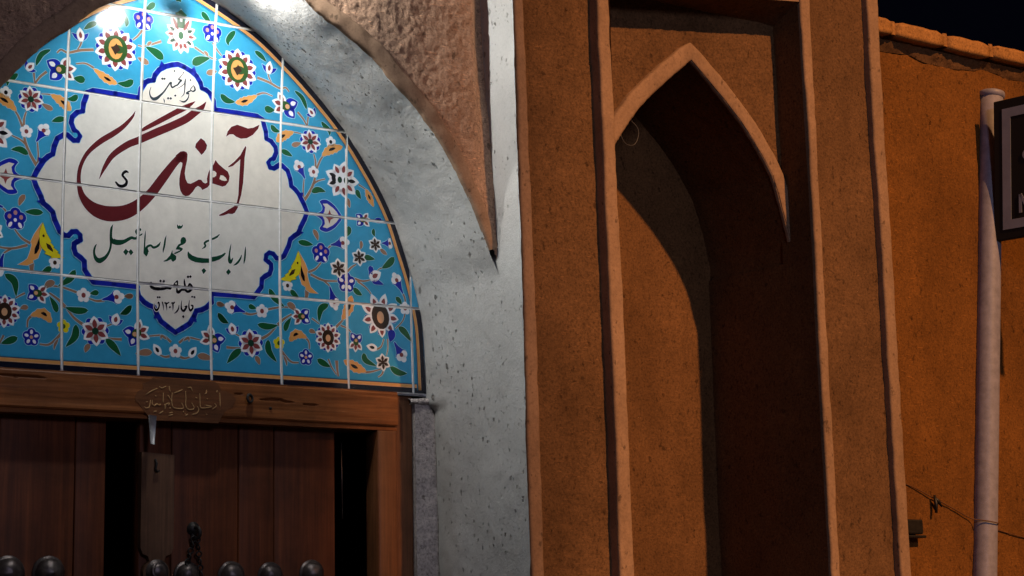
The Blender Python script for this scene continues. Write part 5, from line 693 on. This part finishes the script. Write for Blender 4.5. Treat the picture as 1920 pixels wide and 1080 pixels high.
def draw(m, s):
    k, a = m[0], list(m[1:])
    if k in RPOS: a[RPOS[k]] *= 1.07
    elif k in ('leaf', 'oleaf', 'bleaf', 'sepal'): a[1] *= 1.10
    elif k == 'bell': a[4] *= 1.08
    X = lambda v: s*v/1000.0; Z = lambda v: v/1000.0; pts = lambda L: [(X(p[0]), Z(p[1])) for p in L]
    if k == 'star': star(X(a[0]), Z(a[1]), Z(a[2]), a[3], a[4])
    elif k == 'lotus': lotus(X(a[0]), Z(a[1]), Z(a[2]), a[3], a[4])
    elif k == 'half': half(X(a[0]), Z(a[1]), X(a[2]), Z(a[3]), Z(a[4]))
    elif k == 'berry': berry(X(a[0]), Z(a[1]), Z(a[2]))
    elif k == 'five': five(X(a[0]), Z(a[1]), Z(a[2]), a[3])
    elif k == 'blue5': blue5(X(a[0]), Z(a[1]), Z(a[2]))
    elif k == 'bud': bud(X(a[0]), Z(a[1]), X(a[2]), Z(a[3]), Z(a[4]), a[5])
    elif k == 'bell': bell(X(a[0]), Z(a[1]), X(a[2]), Z(a[3]), Z(a[4]))
    elif k in ('leaf', 'bleaf', 'sepal'): leafm(pts(a[0]), Z(a[1]), {'leaf': 'green', 'bleaf': 'brown', 'sepal': 'blue'}[k])
    elif k == 'oleaf': oleaf(pts(a[0]), Z(a[1]))
    elif k == 'stem': stemm(pts(a[0]), Z(a[1]))
    elif k == 'palm': palm(X(a[0]), Z(a[1]), Z(a[2]))
    elif k == 'pendant':
        n0 = len(paint); pendant(0, 0, Z(a[2])); paint[n0:] = [(l, c, [(X(a[0])+s*x, Z(a[1])+z) for x, z in P]) for l, c, P in paint[n0:]]
    elif k == 'bigbloom': bigbloom(X(a[0]), Z(a[1]), Z(a[2]))
    elif k == 'wing': wing([pts(q) for q in a[0]])
    elif k == 'crown': crown(X(a[0]), Z(a[1]), Z(a[2]))
for m_ in ART['R']: draw(m_, 1); draw(m_, -1)
for m_ in ART['C']: draw(m_, 1)
# lobed cartouche
cr = [(x/1000, z/1000) for x, z in ART['cart']]; cr[0] = (0, cr[0][1]); cr[-1] = (0, cr[-1][1])
ring = cr+[(-x, z) for x, z in cr[-2:0:-1]]
add(11, 'cream', ring)
loop = ring+[ring[0]]
band(12, 'halo', loop, [.0166]*len(loop)); band(13, 'blue', loop, [.0138]*len(loop))
for x, z in ring: add(13, 'blue', ell(x, z, .0068, .0068, 0, 10)); add(12, 'halo', ell(x, z, .0082, .0082, 0, 10))
for s in (1, -1):
    for px_, pz_ in ART['curl'][:2]: add(14, 'turq', ell(s*px_/1000, pz_/1000, .0062, .0062))
    for k in range(2, len(ART['curl']), 3):
        add(13, 'blue', [(s*x/1000, z/1000) for x, z in ART['curl'][k:k+3]])
for k, c, pts in ART['T']:
    if k == 'P':
        P = [(x/1000, z/1000) for x, z in pts]
        if c == 'cream': add(17, 'cream', P)
        else: blob(16, c, P, .0013, 15, 'pale')
    else:
        P3 = catmull([Vector(p) for p in pts], 6); band(16, c, [(p.x/1000, p.y/1000) for p in P3], [p.z/1000 for p in P3], .0013, 15, 'pale')
        for e in (P3[0], P3[-1]):
            if e.z > 3: add(16, c, ell(e.x/1000, e.y/1000, e.z/2000*.9, e.z/2000*.9, 0, 10))
# arch-shaped outline with its black, sand and thin dark borders
outl = catmull([Vector(p) for p in [(x/1000, z/1000) for x, z in ART['arch']]+[(0, 1.031)]], 5)
half_o = [(p.x, p.y) for p in outl]
EDGE = [(.7482, -.0055)]+half_o+[(-x, z) for x, z in half_o[-2::-1]]+[(-.7482, -.0055)]
for d, c, l in ((.0, 'border', 18), (.0165, 'sand', 19), (.0185, 'orange', 20), (.0262, 'brownd', 21), (.0280, 'deep', 22)):
    o_ = grow(EDGE, -d); i_ = grow(EDGE, -(d+{18: .0165, 19: .0095, 20: .006, 21: .0016, 22: .003}[l])); n = len(EDGE)
    for i in range(n): add(l, c, [o_[i], o_[(i+1) % n], i_[(i+1) % n], i_[i]])

def clip(poly, cv):
    """convex clip of a polygon by a counter-clockwise convex outline"""
    out = poly
    for i in range(len(cv)):
        a, b = cv[i], cv[(i+1) % len(cv)]; inp = out; out = []
        if not inp: return []
        f = lambda p: (b[0]-a[0])*(p[1]-a[1])-(b[1]-a[1])*(p[0]-a[0])
        for j in range(len(inp)):
            p, q = inp[j-1], inp[j]; fp, fq = f(p), f(q)
            if (fp >= 0) != (fq >= 0):
                t = fp/(fp-fq); out.append((p[0]+(q[0]-p[0])*t, p[1]+(q[1]-p[1])*t))
            if fq >= 0: out.append(q)
    return out
def area2(P): return sum(P[i-1][0]*P[i][1]-P[i][0]*P[i-1][1] for i in range(len(P)))
sign = thing('tile_sign', 'arched turquoise flower tile panel with a cream cartouche of Persian lettering over the doors', 'tile panel', (0, 0, ZB))
tris = []                                     # every painted face as a small convex piece with its box
for layer, c, P in paint:
    if len(P) < 3: continue
    if len(P) == 3: pieces = [P]
    else:
        try: pieces = [[P[i] for i in t] for t in tessellate_polygon([[Vector((x, z, 0)) for x, z in P]])]
        except Exception: continue
    for t in pieces:
        if abs(area2(t)) < 2e-8: continue
        if area2(t) < 0: t = t[::-1]
        xs = [p[0] for p in t]; zs = [p[1] for p in t]; tris.append((layer, c, t, min(xs), max(xs), min(zs), max(zs)))
cxp, czp = ART['cx'], ART['cz']
def corner(u, v):
    q = (1, u, v, u*v, u*u, v*v); x = sum(a*b for a, b in zip(cxp, q)); z = sum(a*b for a, b in zip(czp, q))
    if v < 0: z = -.006
    return (x, z)
GAP = .0025; LAY = .00009
EDGE_CCW = EDGE if area2(EDGE) > 0 else EDGE[::-1]
tile_rnd = random.Random(3)
for row in range(5):
    for c_ in range(-4, 4):
        u0, u1 = c_-.5+.0, c_+.5; v0, v1 = row, row+1
        if row == 0: v0 = -.03
        ub = [max(-4.2, c_+.5), min(4.2, c_+1.5)]
        q = [corner(ub[0], v0), corner(ub[1], v0), corner(ub[1], v1), corner(ub[0], v1)]
        if c_ == 3: q[1] = (.76, q[1][1]); q[2] = (.76, q[2][1])
        if c_ == -4: q[0] = (-.76, q[0][1]); q[3] = (-.76, q[3][1])
        cv = clip(EDGE_CCW, grow(q, -GAP))
        if len(cv) < 3 or area2(cv) < 4e-5: continue
        # tidy near-duplicate points
        cv = [p for i, p in enumerate(cv) if (Vector(p)-Vector(cv[i-1])).length > .0004]
        if len(cv) < 3: continue
        cx0 = sum(p[0] for p in cv)/len(cv); cz0 = sum(p[1] for p in cv)/len(cv)
        ta, tb, tc = tile_rnd.gauss(0, .0035), tile_rnd.gauss(0, .0035), tile_rnd.uniform(-.0006, .0006)
        yf_ = lambda x, z, l: tc+ta*(x-cx0)+tb*(z-cz0)-l*LAY
        inn_ = grow(cv, -.0012); n = len(cv); V = []; F = []; C = []
        V += [Vector((x, yf_(x, z, 0), z)) for x, z in inn_]; V += [Vector((x, yf_(x, z, 0)+.0010, z)) for x, z in cv]; V += [Vector((x, .012, z)) for x, z in cv]
        F.append(tuple(range(n))); C.append('turq')
        for k in range(2):
            for i in range(n): F.append((k*n+i, k*n+n+i, k*n+n+(i+1) % n, k*n+(i+1) % n)); C.append('cream')
        xs = [p[0] for p in cv]; zs = [p[1] for p in cv]; bx = (min(xs), max(xs), min(zs), max(zs))
        for layer, cc, t, a, b, d, e in tris:
            if b < bx[0] or a > bx[1] or e < bx[2] or d > bx[3]: continue
            w = clip(t, inn_)
            if len(w) < 3 or abs(area2(w)) < 1e-8: continue
            o = len(V); V += [Vector((x, yf_(x, z, layer), z)) for x, z in w]; F.append(tuple(range(o, o+len(w)))); C.append(cc)
        me = bpy.data.meshes.new('tile'); me.from_pydata([tuple(v+Vector((0, 0, ZB))) for v in V], [], F)
        ca = me.color_attributes.new('paint', 'FLOAT_COLOR', 'CORNER'); buf = []
        tone = tile_rnd.uniform(.90, 1.05); warm = tile_rnd.uniform(-.03, .03)
        for p, cc in zip(me.polygons, C): q_ = PAL[cc]; buf += [q_[0]*tone*(1+warm), q_[1]*tone, q_[2]*tone*(1-warm), 1.0]*p.loop_total
        ca.data.foreach_set('color', buf)
        link('tile', me, M['glaze'], sign)
# grout bed behind the tiles, filling the joints almost to the face
gb = grow(EDGE_CCW, .004)
parts = [([Vector((x, .0022, z)) for x, z in gb]+[Vector((x, .018, z)) for x, z in gb], [tuple(range(len(gb)))]+[(i, (i+1) % len(gb), (i+1) % len(gb)+len(gb), i+len(gb)) for i in range(len(gb))])]
rg = random.Random(5)
for c_ in range(-3, 5):                        # raised, unevenly wiped joints
    u = c_-.5
    pts = [corner(u, v/40*5) for v in range(-1, 41)]; pts = [p for p in pts if clip([(p[0]-.001, p[1]-.001), (p[0]+.001, p[1]-.001), (p[0], p[1]+.001)], EDGE_CCW)]
    if len(pts) > 2: parts.append(tube([(x+rg.gauss(0, .0003), .0023, z) for x, z in pts], [rg.uniform(.0023, .0033) for _ in pts], 6))
for v in range(1, 5):
    pts = [corner(-4+8*i/70, v) for i in range(71)]; pts = [p for p in pts if clip([(p[0]-.001, p[1]-.001), (p[0]+.001, p[1]-.001), (p[0], p[1]+.001)], EDGE_CCW)]
    if len(pts) > 2: parts.append(tube([(x, .0024, z+rg.gauss(0, .0003)) for x, z in pts], [rg.uniform(.0019, .0029) for _ in pts], 6))
V, F = grid(lambda u, v: (-.72+1.46*u, -.003+.02*v, -.0065+.0015*fbm((u*30, 0, 0), 1)), 140, 2, lambda p: .001*fbm(p, 50), Vector((0, 0, 1)))
parts.append((V, F))
link('grout', mesh('grout', *up_z(join(parts))), M['grout'], sign)

# ------------------------------------------------------------------ white lamp over the door arch (just above the picture, seen mirrored in the glaze)
LP = Vector((-.004, -.418, ZB+1.050))
lp = thing('door_lamp', 'white bulb lamp above the door arch, mirrored as a glare in the top tiles', 'lamp', (.024, -.31, ZB+1.25))
V, F = lathe([(0.001, -.026), (.010, -.024), (.0185, -.018), (.024, -.010), (.026, 0), (.024, .010), (.019, .022), (.014, .034), (.013, .042)], LP, (0, 0, 1), 20)
link('bulb', mesh('bulb', V, F), M['bulb'], lp)
V, F = lathe([(.014, .040), (.016, .070), (.022, .078), (.010, .082), (0.001, .083)], LP, (0, 0, 1), 16)
link('lamp_holder', mesh('lamp_holder', V, F), M['black_iron'], lp)
V, F = tube([tuple(LP+Vector((0, 0, .08))), tuple(LP+Vector((0, 0, .14))), tuple(LP+Vector((0, .03, .17))), tuple(LP+Vector((0, .08, .172))), (.002, -.30, LP.z+.17)], .007, 8)
link('arm', mesh('arm', V, F), M['black_iron'], lp)
V, F = box(LP.x-.062, LP.x-.059, LP.y-.030, LP.y+.022, LP.z-.075, LP.z+.082, .001); V2, F2 = box(LP.x-.058, LP.x+.020, LP.y-.055, LP.y+.030, LP.z+.0805, LP.z+.084, .001)  # side plate added, unseen, keeping light off the left rim and spandrel
link('added_light_plate', mesh('added_light_plate', *join([(V, F), (V2, F2)]), smooth=False), M['tin'], lp)

# added unseen spot lamp in a cup, brightens the right of the underside
DP = Vector((.0, -.205, ZB+1.000)); DA = Vector((.84, -.30, -.42)).normalized()
dl = thing('added_soffit_spot', 'added unseen spot lamp in a small black cup, brightening the underside of the door arch', 'lamp', tuple(DP))
V, F = lathe([(.0185, .012), (.020, .010), (.019, -.014), (.013, -.024), (0.001, -.026)], DP, DA, 20); V2, F2 = lathe([(.0180, .012), (.014, -.008), (.001, -.012)], DP, DA, 20)
link('added_spot_cup', mesh('added_spot_cup', *join([(V, F), (V2, F2)])), M['black_iron'], dl)
V, F = tube([tuple(DP-DA*.03), (DP.x-.03, DP.y+.01, DP.z+.06), (DP.x-.03, DP.y+.01, DP.z+.105)], .005, 6); link('added_spot_arm', mesh('added_spot_arm', V, F), M['black_iron'], dl)
so2 = lamp('added_soffit_spot_light', 'SPOT', tuple(DP+DA*.016), tuple(DP+DA), energy=9.5, color=(1.0, 0.985, 0.95), shadow_soft_size=0.015, spot_size=math.radians(130), spot_blend=1.0)

# ------------------------------------------------------------------ the orange boundary wall with its brick coping
WA = math.radians(5); WD = Vector((math.cos(WA), math.sin(WA), 0)); WNm = Vector((math.sin(WA), -math.cos(WA), 0)); W0 = Vector((2.128, -.36, 0))
def wp(s, h, d=0.0): return W0+WD*s+WNm*d+Vector((0, 0, h))
wall = thing('mud_wall', 'orange mud boundary wall with a brick coping, right of the house front', 'wall', (2.6, -.3, 0))
topz = lambda s: 1.205+.050*s
V, F = grid(lambda u, v: wp(.006+2.6*u, -2.2+(topz(2.6*u)-.045+2.2)*v), 160, 220, lambda p: .004*fbm(p, 3)+.0022*fbm(p, 14)+.0014*fbm(p, 50), WNm)
V2, F2 = grid(lambda u, v: wp(.006+2.6*u, topz(2.6*u)-.045, -.2*v), 20, 2)
link('wall_face', mesh('wall_face', *up_z(join([(V, F), (V2, F2)]))), M['wall'], wall)
# crumbling edge under the coping
V, F = grid(lambda u, v: wp(.02+2.5*u, topz(2.5*u)-.058-.034*v*(1+.6*fbm((u*9, 2, 0), 1)), .020*(1-v)+.002), 220, 6, lambda p: .004*fbm(p, 40), WNm)
link('mud_bed', mesh('mud_bed', *up_z((V, F))), M['mud'], wall, 'crumbling mud bed under the coping')
joints = [-.06, .128, .402, .655, .905, 1.15, 1.40, 1.66, 1.92, 2.18, 2.45]
rb = random.Random(11)
for a, b in zip(joints, joints[1:]):
    dz = rb.uniform(-.005, .005); h = .049+rb.uniform(-.003, .005); ov = .052+rb.uniform(-.004, .004)
    bm = bmesh.new(); bmesh.ops.create_cube(bm, size=1)
    bmesh.ops.subdivide_edges(bm, edges=bm.edges[:], cuts=6, use_grid_fill=True)
    bmesh.ops.bevel(bm, geom=[e for e in bm.edges if e.calc_face_angle(0) > .5], offset=.0, segments=1, affect='EDGES')
    for v in bm.verts:
        x, y, z = v.co
        r_ = 1-.10*(abs(2*x)**10)
        s = (a+b)/2+(b-a-.024)*x; zz = topz(s)-.052+h/2+dz+h*z*(1-.20*abs(2*x)**5); d = ov-.14*(y+.5)
        if y < -.49 and abs(z) > .45: d -= .006
        if abs(x) > .45 and y < -.49: d -= .005
        p = wp(s, zz, d); v.co = p+Vector((0, 0, 1))*(.003*fbm(p, 22)*(1 if z > 0 else .4)+.0015*fbm(p, 60))+WNm*.0022*fbm(p, 35)
    V = [v.co.copy() for v in bm.verts]; bm.verts.index_update(); F = [tuple(v.index for v in f.verts) for f in bm.faces]; bm.free()
    link('coping_brick', mesh('coping_brick', *up_z((V, F))), M['coping'], wall)
parts = []
for a in joints[1:-1]:
    V, F = grid(lambda u, v: wp(a-.012+.024*u, topz(a)-.047+.043*v, .042+.004*math.sin(math.pi*u)), 6, 8, lambda p: .002*fbm(p, 50), WNm); parts.append((V, F))
link('mortar', mesh('mortar', *up_z(join(parts))), M['coping'], wall)

# ------------------------------------------------------------------ pole with the black sign
def pole_c(h): t = (h+.5)/1.6; return wp(lerp_tab([(-2.2, .230), (-.5, .465), (1.10, .685)], h), h, .015)
post = thing('sign_post', 'grey steel pole against the orange wall carrying a black sign with a grey border', 'sign post', (2.45, -.40, 0))
pp = [pole_c(-2.2+i*(3.27)/30) for i in range(31)]
V, F = tube(pp, .0395, 28); link('pole', mesh('pole', *up_z((V, F))), M['pole'], post)
tc_ = pole_c(1.07); ax = (pole_c(1.07)-pole_c(.9)).normalized()
V, F = lathe([(.0405, -.012), (.0445, -.008), (.0455, 0), (.0440, .007), (.034, .012), (0.001, .0145)], tc_, ax, 28); link('pole_cap', mesh('pole_cap', *up_z((V, F))), M['pole'], post)
SD = Vector((.18, -.984, 0)).normalized(); SN = Vector((-.984, -.18, 0)).normalized()      # along the board, and the way it faces
sb0 = SIGN0 = Vector((2.742, -.366, 0)); ZT, ZL, SL = 1.020, .560, .52
def sg(s, h, d=0.0): return sb0+SD*(s+.065*(h-.8))+SN*d+Vector((0, 0, h))
def sbox(s0, s1, h0, h1, d0, d1, bev=.0):
    V, F = box(s0, s1, d0, d1, h0, h1, bev); return [sg(v.x, v.z, v.y) for v in V], F
board = link('sign_board', mesh('sign_board', *up_z(sbox(0, SL, ZL, ZT, -.012, .012, .003)), smooth=False), M['sign_black'], post, 'black sign board')
b0, b1 = .0315, .0615
fr = [sbox(b0, SL-b0, ZT-b1, ZT-b0, .011, .0132), sbox(b0, SL-b0, ZL+b0, ZL+b1, .011, .0132), sbox(b0, b1, ZL+b1, ZT-b1, .011, .0132), sbox(SL-b1, SL-b0, ZL+b1, ZT-b1, .011, .0132)]
link('sign_border', mesh('sign_border', *up_z(join(fr)), smooth=False), M['sign_grey'], board, 'grey painted border')
def glyph(strokes, s0, h0, sc, w):
    parts = []
    for a, b in strokes:
        A = Vector((s0+a[0]*sc, h0+a[1]*sc)); B = Vector((s0+b[0]*sc, h0+b[1]*sc)); t = (B-A).normalized(); q = Vector((-t.y, t.x))*w/2
        P = [A+q, B+q, B-q, A-q]; parts.append(([sg(p.x, p.y, .0136) for p in P]+[sg(p.x, p.y, .0118) for p in P], [(0, 1, 2, 3), (0, 4, 5, 1), (1, 5, 6, 2), (2, 6, 7, 3), (3, 7, 4, 0)]))
    return join(parts)
LM = link('letter', mesh('letter', *up_z(glyph([((0, 0), (0, 1)), ((0, 1), (.35, .35)), ((.35, .35), (.7, 1)), ((.7, 1), (.7, 0))], .094, ZL+.078, .060, .010)), smooth=False), M['sign_grey'], board, 'letter M')
arc = [(.5+.5*math.cos(math.radians(a)), .5+.5*math.sin(math.radians(a))) for a in range(40, 321, 20)]
link('letter', mesh('letter', *up_z(glyph(list(zip(arc, arc[1:])), .106, ZL+.252, .026, .007)), smooth=False), M['sign_grey'], board, 'round letter C')
for hh in (.98, .70): link('sign_arm', mesh('sign_arm', *up_z(tube([tuple(sg(.16, hh, -.03)), tuple(pole_c(hh)+Vector((.02, 0, 0)))], .010, 8))), M['black_iron'], post)

# ------------------------------------------------------------------ cable on the wall, its hanging tie, the bracket, the wire loop
cab = thing('wall_cable', 'thin brown cable sagging along the orange wall with a dark tie hanging from it', 'cable', tuple(wp(.13, ZB-.24, .01)))
cpts = [wp(.01, -.2255, .006), wp(.118, -.238, .006), wp(.22, -.268, .007), wp(.33, -.302, .007), wp(.42, -.332, .010), wp(.448, -.340, .040), wp(.468, -.345, .058), wp(.495, -.350, .058), wp(.52, -.356, .030), wp(.56, -.365, .006), wp(.8, -.40, .005), wp(1.1, -.43, .005), wp(1.6, -.45, .005)]
cpath = catmull(cpts, 6); V, F = tube(cpath, .0017, 6); link('cable_run', mesh('cable_run', *up_z((V, F))), M['cable'], cab)
tq = wp(.232, -.272, .016)
parts = [tube([tuple(tq+Vector((0, 0, .006))), tuple(tq+Vector((.001, -.004, -.02))), tuple(tq+Vector((-.003, -.006, -.048)))], [.004, .0065, .0045], 6), tube([tuple(tq), tuple(tq+Vector((.016, -.002, -.014))), tuple(tq+Vector((.026, -.004, -.030)))], [.003, .006, .002], 6)]
link('cable_tie', mesh('cable_tie', *up_z(join(parts))), M['black_iron'], cab)
def wbox(s0, s1, h0, h1, d0, d1, bev): V, F = box(s0, s1, d0, d1, h0, h1, bev); return [wp(v.x, v.z, v.y) for v in V], F
br = thing('wall_bracket', 'dark iron bracket stub in the orange wall beside the last pilaster', 'bracket', tuple(wp(.1, ZB-.35, .02)))
link('bracket_box', mesh('bracket_box', *up_z(wbox(.035, .15, -.386, -.342, -.01, .030, .005)), smooth=False), M['black_iron'], br)
link('bracket_lip', mesh('bracket_lip', *up_z(wbox(.03, .158, -.397, -.389, -.01, .034, .003)), smooth=False), M['black_iron'], br)
wl = thing('wire_loop', 'thin pale loop of wire hanging in the top left of the pointed niche', 'wire', (1.20, -.30, ZB+.80))
cw = []
for i in range(40):
    a = math.radians(70-300*i/39); cw.append((1.262+.034*math.cos(a)*(1+.06*math.sin(3*a)), -.28, .735+.036*math.sin(a)))
V, F = tube([(1.262, -.27, .86), (1.270, -.277, .80)]+cw, .0009, 5); link('wire_strand', mesh('wire_strand', *up_z((V, F))), M['thread'], wl)
